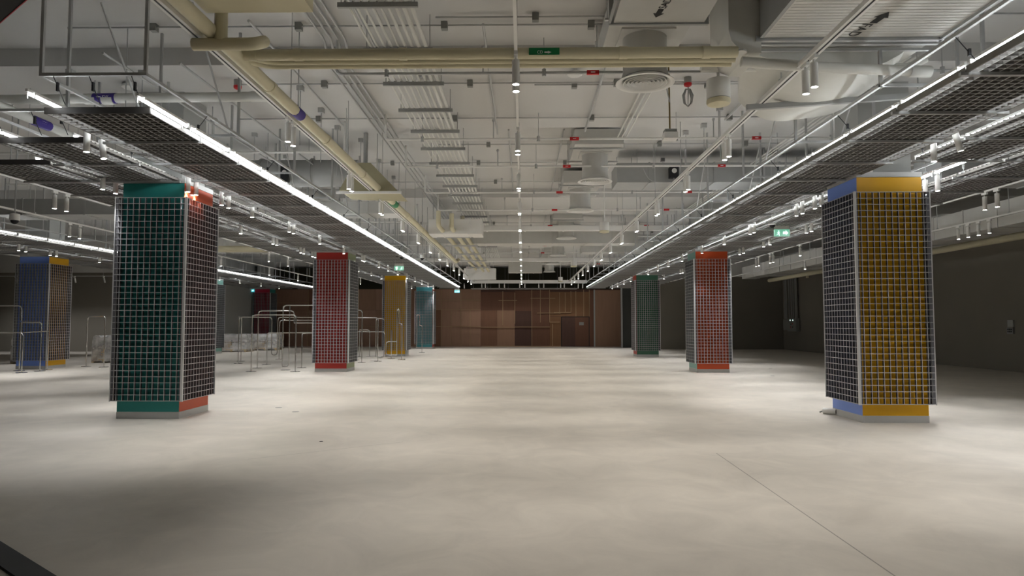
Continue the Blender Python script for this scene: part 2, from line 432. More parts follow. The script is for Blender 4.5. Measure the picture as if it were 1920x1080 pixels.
def wire_mesh(x0, x1, top):
    k = (round(x0, 3), round(x1, 3), round(top, 3))
    if k not in wire_cache:
        xm = x0 + (x1 - x0) * .4
        wire_cache[k] = MB().tube([(x0, .5, .05), (x1, .5, top)], .0045, 5).box(xm - .012, xm + .012, .488, .512, .12, .19).mesh('hanger_wire', M['black' if top < .5 else 'steel'])
    return wire_cache[k]
def panel_strip(xc, y0, y1, where, rails=None):
    n = int((y1 - y0) / 1.22)
    for k in range(n):
        y = y0 + 0.6 + k * 1.22
        if any(abs(y - cy) < 1.02 and abs(xc - cx) < 1.02 for cx, cy in COLS): continue
        p = put('ceiling_grid_panel', LATT, None, (xc, y, 4.0))
        thing(p, f'grey open-cell ceiling panel, {nth(k)} from near end, {where}', 'ceiling panel', 'open-cell ceiling panels')
        put('edge_channel', TALL if xc == 4.9 else EDGE, p); put('edge_channel', TALL if xc == -4.9 else EDGE, p, rz=math.pi)
        put('support_bar', BARM, p)
        if k == 0: put('end_channel', ENDM, p)
        if k % 2 == 0:
            top = (5.57 if any(abs(y + .5 - b) < 1.72 for b in (12, 23.1, 34.2, 45.3)) else SLAB) - 4.0
            for a in (0, 1):
                if rails: put('hanger_wire', wire_mesh((-.56, .56)[a], rails[a] - xc, .305), p)
                else: put('hanger_wire', wire_mesh((-.56, .56)[a], (-.56, .56)[a], top), p)
panel_strip(-4.90, 7.69, 46.4, 'innermost strip over left columns', (-5.31, -4.15))
panel_strip(-6.43, 8.93, 46.4, 'middle strip over left columns', (-7.0, -5.85))
panel_strip(-7.78, 10.15, 46.4, 'outermost strip over left columns')
panel_strip(4.90, 2.90, 46.4, 'innermost strip over right columns', (4.13, 5.31))
panel_strip(6.43, 4.00, 46.4, 'middle strip over right columns', (5.85, 7.0))
panel_strip(7.78, 5.20, 46.4, 'outermost strip over right columns')
panel_strip(-14.65, 17.0, 46.4, 'innermost strip over far left columns')
panel_strip(-16.15, 17.6, 46.4, 'middle strip over far left columns')
panel_strip(-17.6, 18.2, 46.4, 'outermost strip over far left columns')

# linear tubes on the strips
HOUS = MB().box(-.014, .014, -.575, .575, 0.02, 0.05)
for yb in (-.5, .5):
    HOUS.box(-.045, .045, yb - .006, yb + .006, .024, .03).box(-.045, -.04, yb - .006, yb + .006, -.035, .03).box(.04, .045, yb - .006, yb + .006, -.035, .03)
HOUS = HOUS.mesh('light_tube', M['white'])
LIT = MB().tube([(0, -.525, 0), (0, .525, 0)], 0.0145, 10).mesh('lit_tube', M['tube'], smooth=True)
def tube_run(x, y0, y1, z, where):
    n = int((y1 - y0) / 1.2)
    for k in range(n):
        yc = y0 + .6 + k * 1.2
        if any(abs(yc - cy) < 1.12 and abs(x - cx) < .64 for cx, cy in COLS): continue
        o = put('light_tube', HOUS, None, (x, yc, z))
        thing(o, f'lit white tube lamp, {nth(k)} from near end, {where}', 'tube light', 'linear tube lamps along the ceiling strips')
        put('lit_tube', LIT, o)
tube_run(-4.235, 7.3, 46.5, 4.062, 'aisle edge of left strips')
tube_run(-5.40, 7.2, 20.0, 4.085, 'outer edge of innermost left strip')
tube_run(-6.02, 8.9, 46.5, 4.085, 'inner edge of middle left strip')
tube_run(-6.86, 8.6, 20.0, 4.085, 'outer edge of middle left strip')
tube_run(-7.40, 10.1, 40.0, 4.085, 'inner edge of outermost left strip')
tube_run(4.34, 3.0, 46.5, 4.085, 'aisle edge of right strips')
tube_run(5.40, 4.2, 20.0, 4.085, 'outer edge of innermost right strip')
tube_run(5.98, 4.4, 46.5, 4.085, 'inner edge of middle right strip')
tube_run(6.86, 5.4, 20.0, 4.085, 'outer edge of middle right strip')
tube_run(7.40, 5.6, 40.0, 4.085, 'inner edge of outermost right strip')
tube_run(-13.99, 17.4, 46.5, 4.062, 'aisle edge of far left strips')
tube_run(-15.75, 17.8, 40.0, 4.085, 'inner edge of middle far left strip')

# ------------------------------------------------------------------ tracks and cylinder spotlights
def track(name, x0, y0, x1, y1, z, w, label, slot=True, h=0.05):
    o = empty(name, ((x0 + x1) / 2, (y0 + y1) / 2, z), label, 'lighting track')
    dx, dy = (x1 - x0) / 2, (y1 - y0) / 2
    hx, hy = (w / 2, dy) if abs(dy) > abs(dx) else (dx, w / 2)
    MB().box(-hx, hx, -hy, hy, 0, h).build('rail_body', M['white'], parent=o)
    if slot:
        s = 0.12 * w
        if abs(dy) > abs(dx): MB().box(-s, s, -hy + .02, hy - .02, -0.0015, 0.0).build('power_slot', M['black'], parent=o)
        else: MB().box(-hx + .02, hx - .02, -s, s, -0.0015, 0.0).build('power_slot', M['black'], parent=o)
    L_ = max(abs(x1 - x0), abs(y1 - y0)); n = int(L_ / 2.6)
    for k in range(n):
        t = -L_ / 2 + (k + .5) * L_ / n
        px, py = (0, t) if abs(dy) > abs(dx) else (t, 0)
        wy = (y0 + y1) / 2 + py
        top = (5.57 if any(abs(wy - b) < 1.72 for b in (1, 12, 23.1, 34.2, 45.3)) else SLAB) - z
        MB().tube([(px, py, h), (px, py, top)], .008, 6).box(px - .03, px + .03, py - .02, py + .02, h, h + .03).build('hanger_rod', M['steel'], parent=o)
    return o
SPOTB = MB().lathe([(0.034, 0.265), (0.040, 0.26), (0.040, 0.012), (0.038, 0.0), (0.034, 0.0), (0.034, 0.008)], 20).mesh('spotlight', M['white'], smooth=True)
SPOTL = MB().lathe([(0.0335, 0.006), (0.0335, 0.001)], 20).mesh('lens', M['lens'])
SPOTA = MB().box(-.02, .02, -.07, .07, .30, .345).lathe([(0.012, 0.31), (0.012, 0.262)], 10).mesh('track_adapter', M['white'])
light_cache = {}
def lamp_data(watt, col, size):
    k = (watt, col, size)
    if k not in light_cache:
        l = bpy.data.lights.new('lamp', 'SPOT'); l.energy = watt; l.color = col
        l.spot_size = math.radians(size); l.spot_blend = 0.8; l.shadow_soft_size = 0.035
        light_cache[k] = l
    return light_cache[k]
def spot(x, y, zb, label, watt, col, size=75, rot=(0, 0, 0), group='white cylinder spotlights on tracks'):
    o = put('spotlight', SPOTB, None, (x, y, zb)); o.rotation_euler = rot
    thing(o, label, 'spotlight', group)
    put('lens', SPOTL, o); put('track_adapter', SPOTA, o)
    if watt:
        l = bpy.data.objects.new('lamp', lamp_data(watt, col, size)); COL.objects.link(l); l.parent = o; l.location = (0, 0, -0.02)
    return o
rs = random.Random(11)
def pairs(x, ys, zb, where, watt, col, size=78, dy=.22, dx=0.0, jitter=0.0):
    k = 0
    for y in ys:
        for s in (-1, 1):
            j = rs.uniform(.75, 1.2)
            spot(x + s * dx / 2, y + s * dy / 2, zb, f'white cylinder spotlight, {nth(k)} from near end, {where}', round(watt * j * (.7 if y < 6 else 1) / 4) * 4, col, size)
            k += 1
AIS = [1.64, 4.42, 7.2, 9.98, 12.75, 15.6, 18.4, 21.1, 23.9, 26.7, 29.5, 32.2, 35.0, 37.8, 40.6, 43.3]
track('lighting_track', -.07, -1, -.07, 46, 4.44, .035, 'slim white lighting track down the middle of the aisle ceiling', False, .04)
pairs(-.07, AIS, 4.1, 'track down aisle middle', AISLE_W, WARM)
track('lighting_track', -3.26, 3.0, -3.26, 46, 4.44, .085, 'white lighting track left of the aisle with a black power slot')
pairs(-3.26, [9.42, 12.75, 15.58, 18.4, 21.2, 24.0, 26.7, 29.5, 32.2, 35.0, 37.8, 40.6, 43.3], 4.1, 'track left of the aisle', AISLE_W, WARM)
track('lighting_track', 3.12, -1, 3.12, 46, 4.44, .085, 'white lighting track right of the aisle with a black power slot')
pairs(3.12, [1.7, 4.55, 7.33, 10.36, 12.9, 15.76, 18.6, 21.42, 24.2, 27.0, 29.8, 32.6, 35.4, 38.2, 41.0, 43.6], 4.1, 'track right of the aisle', AISLE_W, WARM)
def singles(x, ys, zb, where, watt, col, size=74, tilt={}):
    for k, y in enumerate(ys):
        j = rs.uniform(.75, 1.2)
        spot(x, y, zb, f'white cylinder spotlight, {nth(k)} from near end, {where}', round(watt * j / 4) * 4, col, size, tilt.get(k, (0, 0, 0)))
G1R = [6.3, 6.6, 8.86, 9.44, 11.16, 11.72, 13.0, 13.3, 13.9, 14.2, 16.8, 17.1, 19.3, 21.7, 24.4, 26.7, 28.8, 31.0, 33.5, 36.0, 38.5, 41.0, 43.5]
G2R = [8.4, 8.8, 11.55, 11.9, 16.6, 16.9, 19.4, 19.9, 21.7, 22.1, 24.5, 27.2, 30.0, 30.4, 34.0, 37.0, 40.0, 43.0]
G1L = [8.73, 9.10, 11.44, 11.72, 12.74, 13.05, 14.2, 16.5, 16.8, 19.0, 21.6, 24.1, 24.4, 26.9, 28.8, 31.0, 33.5, 36.0, 38.5, 41.0, 43.5]
G2L = [11.2, 11.56, 14.0, 16.8, 19.0, 19.3, 21.4, 21.7, 22.6, 22.9, 26.0, 29.0, 31.5, 33.8, 37.0, 40.0, 43.0]
for s, nm in ((1, 'right'), (-1, 'left')):
    track('lighting_track', s * 5.70, 3 if s > 0 else 8.2, s * 5.70, 46.3, 4.165, .035, f'white lighting track in the first gap of the {nm} ceiling strips', False, .03)
    track('lighting_track', s * 7.02, 5 if s > 0 else 9.6, s * 7.02, 46.3, 4.165, .035, f'white lighting track in the second gap of the {nm} ceiling strips', False, .03)
    track('lighting_track', s * 9.08, 5, s * 9.08, 42 if s > 0 else 46, 4.155, .05, f'bare white lighting track hanging outside the {nm} ceiling strips', True, .04)
singles(5.70, G1R, 3.82, 'first gap of right strips', GAP_W, COOL, 80, {2: (0, -.28, 0)})
singles(7.02, G2R, 3.82, 'second gap of right strips', GAP_W, COOL)
singles(-5.70, G1L, 3.82, 'first gap of left strips', GAP_W, COOL, 80, {1: (0, -.14, 0)})
singles(-7.02, G2L, 3.82, 'second gap of left strips', GAP_W, COOL)
singles(9.08, [13.1, 13.45, 22.4, 24.8, 25.1, 26.3, 26.6, 31, 35], 3.81, 'track outside the right strips', OUTER_W, COOL, 60)
singles(-9.08, [13.0, 13.35, 19, 24.2, 26.2, 30, 34, 38], 3.81, 'track outside the left strips', OUTER_W, COOL, 60)
track('lighting_track', 11.5, 12, 11.5, 40, 4.155, .05, 'bare white lighting track nearest the dark right wall', True, .04)
singles(11.5, [16.9, 17.3, 17.7, 18.1, 27.9], 3.81, 'track nearest dark right wall', 0, COOL)
track('lighting_track', -11.6, 12, -11.6, 46, 4.155, .05, 'bare white lighting track between the left and far left strips', True, .04)
singles(-11.6, [14.0, 17.2, 17.6, 20, 22, 24, 26, 31, 35], 3.81, 'track between left and far left strips', GAP_W, COOL, 75)
track('lighting_track', -19.3, 17, -19.3, 38.6, 4.165, .035, 'white lighting track furthest left beyond the blue column', False, .03)
singles(-19.3, [20.0, 24.0, 24.4, 28, 32, 36, 37.5], 3.82, 'track furthest left', GAP_W, COOL, 80)
track('lighting_track', -15.45, 17, -15.45, 46.3, 4.165, .035, 'white lighting track in the gap of the far left strips', False, .03)
singles(-15.45, [19.0, 19.3, 20.6, 20.9, 22.0, 22.3, 24.6, 26.5, 28.4, 30.0, 32.2, 34.5, 37.0, 40.0, 43.0], 3.82, 'gap of far left strips', GAP_W, COOL)
track('lighting_track', -30, 36.4, -18.2, 36.4, 4.15, .05, 'white cross track before the dark far left wall', False, .03)
for k, px in enumerate((-29, -27.4, -25.8, -24.2, -22.6, -21.0, -19.4, -18.6)):
    spot(px, 36.52, 3.82, f'small white spotlight tilted at the dark far left wall, {nth(k)} from left', 32.0, COOL, 95, (0.35, 0, 0), 'spotlights washing the far left wall')
for k in range(6):
    p = put('ceiling_grid_panel', LATT, None, (-2.95 + k * 1.22, 47.2, 4.0))
    thing(p, f'grey open-cell panel in the cross strip above the plywood hoarding, {nth(k)} from left', 'ceiling panel', 'cross strip panels')
    put('edge_channel', EDGE, p, rz=-math.pi / 2)
    for s_ in (-.5, .5): put('hanger_wire', wire_mesh(s_, s_, SLAB - 4.0), p)
track('lighting_track', -3.6, 46.6, 4.4, 46.6, 4.36, .06, 'white cross track running along the top of the plywood hoarding', False, .22)
k = 0
for px in (-4.0, -2.8, -2.55, -1.6, -1.25, -.2, .15, 1.1, 1.45, 2.6, 2.85, 3.8, 4.1):
    spot(px, 46.72, 4.035, f'small white spotlight tilted at the plywood hoarding, {nth(k)} from left', WASH_W, WARM, 70, (0.35, 0, 0), 'spotlights washing the plywood hoarding'); k += 1

# ------------------------------------------------------------------ pipes and ducts under the slab
def pipe(name, pts, r, m, label, cat='pipe', group=None, couplings=(), rb=0.15, n=10):
    p = MB().tube(bend(pts, rb) if len(pts) > 2 else pts, r, n).build(name, m, smooth=True)
    thing(p, label, cat, group)
    for (a, b) in couplings:
        MB().tube([a, b], r * 1.12, n).build('coupling', m, parent=p, smooth=True)
    return p
def band(parent, a, b, r, m, txt=None):      # adhesive marker round a pipe
    a, b = Vector(a), Vector(b)
    o = MB().tube([a, b], r * 1.09, 12).build('pipe_marker', m, parent=parent, smooth=True)
    return o
CP = pipe('cream_pipe', [(-3.12, -1.5, 4.50), (-3.12, 32.0, 4.50), (-3.12, 33.0, 4.7)], 0.075, M['cream'], 'long cream insulated pipe running from front to back left of the aisle', couplings=[((-3.12, y, 4.5), (-3.12, y + .12, 4.5)) for y in (5.6, 8.2, 10.6, 13.1, 15.6, 18.2, 21.0, 24.0, 27.0)])
band(CP, (-3.12, 16.2, 4.5), (-3.12, 16.6, 4.5), .075, M['green_label'])
band(CP, (-3.12, 9.15, 4.5), (-3.12, 9.4, 4.5), .072, M['purple_label'])
LP = pipe('cream_pipe', [(-3.18, 7.3, 4.52), (2.33, 7.3, 4.52)], 0.060, M['cream'], 'thick cream insulated pipe crossing the ceiling with a green marker',
          couplings=[((x, 7.3, 4.52), (x + .09, 7.3, 4.52)) for x in (-3.0, -2.5, -1.35, 1.05, 1.95)])
MB().box(.07, .40, 7.235, 7.24, 4.478, 4.555).build('pipe_marker', M['green_label'], parent=LP)
lettering('CD', .045, LP, (.19, 7.232, 4.505), (1, 0, 0), (0, 0, 1), M['white_ink'])
arrow_mesh((.275, 7.234, 4.505), (1, 0, 0), (0, 0, 1), (0, -1, 0), .075, .03, M['white_ink'], LP)
MB().lathe([(0.07, 0), (0.07, .02)], 14).build('end_collar', M['duct'], parent=LP, loc=(2.36, 7.3, 4.51))
pipe('cream_pipe', [(-3.1, 7.2, 4.5), (-2.9, 7.6, 4.555), (2.4, 7.6, 4.555)], 0.032, M['cream'], 'thinner cream pipe crossing just below and behind the thick cream one')
pipe('cream_pipe', [(-3.1, 7.4, 4.5), (-2.95, 7.75, 4.565), (2.4, 7.75, 4.565)], 0.034, M['cream'], 'thinnest and lowest of the three cream pipes crossing the ceiling')
pipe('insulated_pipe', [(2.47, 7.6, 4.53), (3.2, 7.6, 4.47), (4.58, 7.6, 4.40)], 0.058, M['insul'], 'white wrapped pipe ending in black straps below the large ribbed duct', couplings=[((4.35, 7.6, 4.41), (4.58, 7.6, 4.40))])
pipe('insulated_pipe', [(2.2, 8.3, 4.72), (4.75, 8.3, 4.72), (4.95, 8.3, 4.82)], 0.045, M['insul'], 'pale pipe with a bracketed end tucked under the large ribbed duct')
st = pipe('cream_pipe', [(-3.30, 6.65, 4.37), (-2.68, 6.65, 4.37), (-2.68, 6.9, 4.5)], 0.062, M['cream'], 'short cream pipe stub with riser at the top left of the frame', rb=.1)
MB().tube([(-3.02, 6.65, 4.4), (-3.02, 6.65, 4.78)], .062, 12).build('riser', M['cream'], parent=st, smooth=True)
thing(MB().box(-3.1, -2.05, 6.2, 6.5, 4.62, 4.80).build('insulated_duct', M['cream']), 'boxy cream insulated trunk at the top edge left of the conduits', 'duct')
GP = pipe('insulated_pipe', [(-9.5, 9.6, 4.80), (-3.7, 9.6, 4.84)], 0.068, M['insul'], 'grey insulated pipe crossing left of the aisle with a purple marker',
          couplings=[((x, 9.6, 4.81), (x + .16, 9.6, 4.81)) for x in (-7.1, -6.8, -6.3, -6.05)] + [((-3.9, 9.6, 4.84), (-3.65, 9.6, 4.84))])
band(GP, (-6.18, 9.6, 4.822), (-5.86, 9.6, 4.825), .069, M['purple_label'])
lettering('KW', .055, GP, (-5.98, 9.526, 4.825), (1, 0, 0), (0, 0, 1), M['white_ink'])
arrow_mesh((-6.08, 9.527, 4.825), (-1, 0, 0), (0, 0, 1), (0, -1, 0), .07, .03, M['white_ink'], GP)
GP2 = pipe('insulated_pipe', [(-7.15, 6.5, 4.55), (-7.15, 24, 4.55)], 0.065, M['insul'], 'grey insulated pipe running backward at far left with a purple marker')
band(GP2, (-7.15, 9.7, 4.55), (-7.15, 10.05, 4.55), .066, M['purple_label'])
lettering('KW', .055, GP2, (-7.082, 9.87, 4.55), (0, 1, 0), (0, 0, 1), M['white_ink'])
for i, (x, z, y0, y1) in enumerate(((-2.55, 4.55, 20.5, 37), (-2.2, 4.55, 21, 38), (-1.95, 4.62, 22, 39))):
    pipe('cream_pipe', [(x, y0, z + .45), (x, y0, z), (x, y1, z)], .07, M['cream'], f'cream pipe dropping then running back far left of the aisle, {nth(i)} of three from left', group='three cream pipes on the far support', rb=.18)
for i, y in enumerate((22.5, 25.0, 28.0, 31.0, 34.5)):
    o = MB().box(-.6, .6, -.03, .03, -.12, -.07).tube([(-.55, 0, -.1), (-.55, 0, SLAB - 4.55)], .008, 5).tube([(.55, 0, -.1), (.55, 0, SLAB - 4.55)], .008, 5).build('pipe_trapeze', M['steel'], loc=(-2.24, y, 4.55))
    thing(o, f'steel trapeze under the three far cream pipes, {nth(i)} from the front', 'pipe support', 'trapezes under the cream pipes')
pipe('cream_pipe', [(14.4, 6, 4.12), (14.4, 40, 4.12)], .11, M['cream'], 'cream pipe running along the top of the dark right wall')
pipe('cream_pipe', [(14.95, 6, 4.34), (14.95, 36, 4.34), (14.95, 36, 4.0)], .08, M['cream'], 'second cream pipe nearest the right wall above the other', rb=.2)
pipe('cream_pipe', [(10.2, 9, 4.78), (10.2, 24, 4.78)], .16, M['cream'], 'fat cream pipe behind the right ceiling strips near the yellow column')
pipe('cream_pipe', [(-8.6, 16, 4.62), (-8.6, 40, 4.62)], .10, M['cream'], 'cream pipe running back outside the left ceiling strips')
pipe('cream_pipe', [(-12.4, 25, 4.35), (-9.2, 25, 4.35), (-9.2, 44, 4.35)], .12, M['cream'], 'cream pipe turning backward between the left and far left strips', rb=.35)
for p, x, ys, z in ((CP, -3.12, (3, 6, 9, 12, 15, 18, 21, 24, 27, 30), 4.5),):
    for y in ys:
        t_ = 5.57 if any(abs(y - b) < 1.72 for b in (1, 12, 23.1, 34.2)) else SLAB
        MB().tube([(x, y, z + .06), (x, y, t_)], .007, 5).build('hanger', M['steel'], parent=p)
# sprinkler laterals with red markers
SPY = (9.35, 12.75, 15.0, 18.0, 20.8, 24.2, 27.2, 30.3, 33.4, 36.5, 39.6)
for i, y in enumerate(SPY):
    L = -2.6
    p = pipe('sprinkler_pipe', [(L, y, 5.55), (L, y, 5.07), (9.4, y, 5.07)], .022, M['white' if i else 'steel'], f'thin pipe crossing over the aisle with red markers, {nth(i)} from the front', group='sprinkler branch pipes over the aisle', rb=.08, n=8)
    for x in (.98, 4.4):
        m_ = MB().box(x - .085, x + .085, y - .026, y + .026, 5.043, 5.097).build('pipe_marker', M['red_label'], parent=p)
        if i < 3: MB().box(x - .03, x + .03, y - .0275, y - .026, 5.062, 5.074).build('lettering', M['white_ink'], parent=m_)
    for x in (-1.9, .3, 2.9, 5.8):
        MB().tube([(x, y, 5.05), (x, y, 5.57)], .006, 5).lathe([(.03, 5.02), (.03, 5.12)], 8, (x, y, 0)).build('hanger', M['steel'], parent=p)
    for x in (-.55, 3.6):
        MB().tube([(x, y, 5.07), (x, y, 5.40)], .012, 6).lathe([(.02, 5.40), (.03, 5.44), (.01, 5.46)], 8, (x, y, 0)).build('sprinkler_head', M['steel'], parent=p)
for i, y in enumerate((13.2, 16.2, 19.2, 22.4, 25.6, 29, 32.5, 36)):
    p = pipe('sprinkler_pipe', [(-12.5, y, 4.95), (-3.5, y, 4.95), (-3.5, y, 5.55)], .024, M['white'], f'thin white pipe crossing above the left ceiling strips, {nth(i)} from the front', group='sprinkler branch pipes above the left strips', rb=.08, n=8)
    for x in (-11, -8.8, -6.2, -4.2):
        MB().tube([(x, y, 4.93), (x, y, SLAB if abs(y - 12) > 1.7 and abs(y - 23.1) > 1.7 and abs(y - 34.2) > 1.7 else 5.57)], .006, 5).build('hanger', M['steel'], parent=p)
    MB().box(-9.6, -9.4, y - .03, y + .03, 4.92, 4.98).build('pipe_marker', M['red_label'], parent=p)
# slim conduits and junction boxes clipped under the slab
rc = random.Random(5)
for i, (y, x0, x1, z) in enumerate(((9.2, -1.2, 8.0, 5.80), (9.45, -6.5, 1.8, 5.80), (11.0, -4.7, 4.9, 5.52), (11.15, .2, 4.6, 5.54), (12.9, -5.5, 5.0, 5.52), (15.8, -2.0, 6, 5.78), (17.6, -7.0, 2.0, 5.78), (20, -6, 7, 5.78), (25.6, -3, 7, 5.78), (28.2, -6, 6, 5.78), (31, -4, 7, 5.78))):
    p = pipe('conduit', [(x0, y, z), (x1, y, z)], .013, M['steel'], f'slim grey conduit crossing under the slab, {nth(i)} from the front', 'conduit', 'slim cross conduits', n=6)
    n = 4
    for k in range(n):
        x = x0 + (x1 - x0) * (k + .6) / n
        MB().box(x - .045, x + .045, y - .045, y + .045, z - .06, z + .045).build('junction_box', M['box_grey'], parent=p)
for i, (x, y0, y1, z, r) in enumerate(((-.52, 8.8, 14.0, 5.52, .018), (-.1, 8.8, 13.6, 5.52, .016), (-3.55, 8.6, 13.5, 5.50, .02), (-2.2, 6.2, 10.2, 5.7, .02), (1.28, 9.4, 13.8, 5.52, .022), (-4.9, 9.5, 21, 5.3, .018), (-5.7, 9, 22, 5.25, .018), (3.9, 9, 13, 5.5, .025), (-.3, 14.6, 24, 5.78, .02), (.9, 14.6, 30, 5.78, .02))):
    pipe('conduit', [(x, y0, z), (x, y1, z)], r, M['steel'], f'single conduit running backward under the slab, {nth(i)} of the loose ones', 'conduit', 'loose lengthwise conduits', n=7)
for i in range(4):
    pipe('conduit', [(-2.95 + i * .105, 5.0, 5.80), (-2.95 + i * .105, 9.9, 5.80), (-2.95 + i * .105, 10.2, 5.50), (-2.95 + i * .105, 26, 5.50)], .02, M['steel'], f'grey conduit in the run of four left of the tray, {nth(i)} from left', 'conduit', 'run of four conduits', rb=.12, n=7)
for i in range(9):
    pipe('conduit', [(-2.02 + i * .092, 3.5, 5.26), (-2.02 + i * .092, 40, 5.26)], (.016, .016, .016, .018, .016, .022, .022, .03, .026)[i], M['insul'], f'pale conduit on the trapeze run left of the aisle, {nth(i)} from left', 'conduit', 'nine conduits on trapezes', n=8)
for i in range(22):
    y = 5.0 + 1.28 * i + (0.0 if i < 2 else .02)
    if y > 39: break
    o = MB().box(-.46, .46, -.02, .02, -.058, 0).tube([(-.42, 0, -.03), (-.42, 0, .45 if i not in (4, 5, 6) else .31)], .006, 5).tube([(.42, 0, -.03), (.42, 0, .45)], .006, 5)
    for k in range(9): o.box(-.385 + k * .092, -.365 + k * .092, -.015, .015, 0, .05)
    o = o.build('conduit_trapeze', M['ductgrey'], loc=(-1.65, y, 5.235))
    thing(o, f'grey channel trapeze carrying the nine pale conduits, {nth(i)} from the front', 'conduit support', 'trapezes of the conduit run')
for i in range(3):
    pipe('conduit', [(2.0 + i * .09, 9.0, 5.5), (2.0 + i * .09, 20, 5.5)], .016, M['insul'], f'pale conduit in the run of three right of the diffuser, {nth(i)} from left', 'conduit', 'run of three conduits', n=7)
for i in range(5):
    pipe('conduit', [(5.55 + i * .09, 9.8, 5.46), (5.55 + i * .09, 24, 5.46)], .018, M['insul'], f'pale conduit in the run of five above the right strips, {nth(i)} from left', 'conduit', 'run of five conduits', n=7)
# supply air boxes with round diffusers
def diffuser(x, y, first, label):
    d = empty('air_diffuser', (x, y, 4.77), label, 'air diffuser', 'round ceiling diffusers right of the aisle')
    MB().lathe([(.29, .62), (.29, .14), (.305, .10), (.31, .06)], 32).build('neck', M['duct'], parent=d, smooth=True)
    MB().ring([(.295, .06), (.34, .03), (.385, .006), (.388, -.002), (.345, -.004), (.315, .012), (.29, .05)], 44).build('outer_cone', M['white'], parent=d, smooth=True)
    for k, r in enumerate((.285, .235, .185, .135, .085, .04)):
        MB().ring([(r, -.004), (r + .006, -.002), (r - .022, .035), (r - .028, .033)], 36).build('cone_ring', M['white'], parent=d, smooth=True)
    MB().lathe([(.285, .06), (.285, .055)], 32).build('throat', M['box_grey'], parent=d)
    bx = MB().box(-.52, .52, -.9, .95, .62, .95)
    bx.build('plenum_box', M['duct'], parent=d)
    MB().box(-.56, .56, .93, .98, .59, .97).build('flange', M['white'], parent=d)
    MB().box(-.35, .35, -.32, .32, .60, .625).build('mounting_plate', M['duct'], parent=d)
    for sx in (-.57, .57):
        for sy in (-.6, .6):
            MB().tube([(sx, sy, .60), (sx, sy, 1.08 if not first else .78)], .006, 5).build('hanger', M['steel'], parent=d)
    MB().box(-.6, .6, -.62, -.58, .585, .61).build('hanger_channel', M['steel'], parent=d)
    MB().box(-.6, .6, .58, .62, .585, .61).build('hanger_channel', M['steel'], parent=d)
    return d
for i, y in enumerate((8.95, 15.25, 19.2, 25.4, 31.8, 36.4, 41.8)):
    diffuser(1.63, y, 10 < y < 14, f'round white ringed air diffuser on a square box, {nth(i)} from the front')
sad = empty('supply_duct', (1.54, 6.2, 4.97), 'pale duct box with black SAD arrow lettering at the top of the frame', 'duct')
MB().hexa([(-.51, -1.6, 0), (.51, -1.6, 0), (.51, 1.38, 0), (-.51, 1.38, 0)], [(-.51, -1.6, .45), (.51, -1.6, .45), (.51, 1.38, .45), (-.51, 1.38, .45)]).build('duct_body', M['duct'], parent=sad)
MB().hexa([(-.5, 1.40, .03), (.46, 1.40, .03), (.42, 1.83, .40), (-.46, 1.83, .40)], [(-.5, 1.40, .5), (.46, 1.40, .5), (.42, 1.83, .5), (-.46, 1.83, .5)]).build('transition', M['duct'], parent=sad)
MB().box(-.56, .56, 1.36, 1.40, -.02, .5).build('flange', M['ductgrey'], parent=sad)
MB().box(-.57, -.54, -1.6, 1.36, -.01, .02).build('corner_strip', M['ductgrey'], parent=sad)
lettering('SAD', .12, sad, (-.02, .90, -.004), (.12, -.993, 0), (-.993, -.12, 0), M['black_ink'])
arrow_mesh((-.05, 1.13, 0), (-.1, .995, 0), (.995, .1, 0), (0, 0, -1), .20, .12, M['black_ink'], sad)
fad = empty('fresh_air_duct', (3.68, 6.4, 4.77), 'very large ribbed pale duct with black FAD arrow lettering', 'duct')
rb_ = MB().box(-.98, .98, -3.2, 1.12, 0, .62)
for k in range(60): rb_.box(-.96, .96, -2.8 + k * .065, -2.785 + k * .065, -.004, .001)
rb_.build('duct_body', M['duct_ribbed'], parent=fad)
for z0, z1, y0, y1 in ((-.03, .03, 1.13, 1.18), (-.02, .04, 1.26, 1.31), (-.03, .0, 1.42, 1.46)):
    MB().box(-1.06, 1.06, y0, y1, z0, z1).build('flange_bar', M['steel'], parent=fad)
MB().box(-.98, .98, 1.18, 1.9, .02, .62).build('rear_section', M['duct_ribbed'], parent=fad)
MB().box(.98, 1.01, -3.2, 1.2, -.03, .03).build('support_rail', M['steel'], parent=fad)
MB().box(-1.03, -.99, -3.2, 1.1, -.01, .64).build('side_panel', M['ductgrey'], parent=fad)
eb_ = MB()
prof = [(-.36, .85), (-.36, .10), (-.33, -.02), (-.26, -.10), (-.14, -.15), (.0, -.16), (.0, .85)]
vs = [(x - 1.0, 1.15, z) for x, z in prof] + [(x - 1.0, 1.9, z) for x, z in prof]; n_ = len(prof)
eb_.add(vs, [tuple(range(n_)), tuple(reversed(range(n_, 2 * n_)))] + [(i, (i + 1) % n_, n_ + (i + 1) % n_, n_ + i) for i in range(n_)])
eb_.build('rounded_elbow', M['insul'], parent=fad)
lettering('FAD', .17, fad, (-.02, .92, -.007), (-.12, .993, 0), (.993, .12, 0), M['black_ink'])
arrow_mesh((.06, .62, -.004), (.12, -.993, 0), (.993, .12, 0), (0, 0, -1), .26, .16, M['black_ink'], fad)
tr = MB()
rows = []
for t in range(9):
    u = t / 8
    y = 7.95 + u * 1.85
    zb = 4.58 - .10 * math.sin(math.pi * min(1, u * 1.2)) - .06 * u
    row = []
    for q in range(13):
        v = q / 12
        x0, x1 = 2.58 + .55 * u, 4.62 + .15 * u
        row.append((x0 + (x1 - x0) * v, y, zb + .28 * (abs(2 * v - 1) ** 3) + .03 * math.sin(7 * v + 3 * u)))
    rows.append(row)
vs = [p for r in rows for p in r]; fs = []
for a in range(8):
    for b in range(12):
        fs.append((a * 13 + b, a * 13 + b + 1, (a + 1) * 13 + b + 1, (a + 1) * 13 + b))
o_ = len(vs); vs += [(x, y, 5.25) for (x, y, z) in vs]
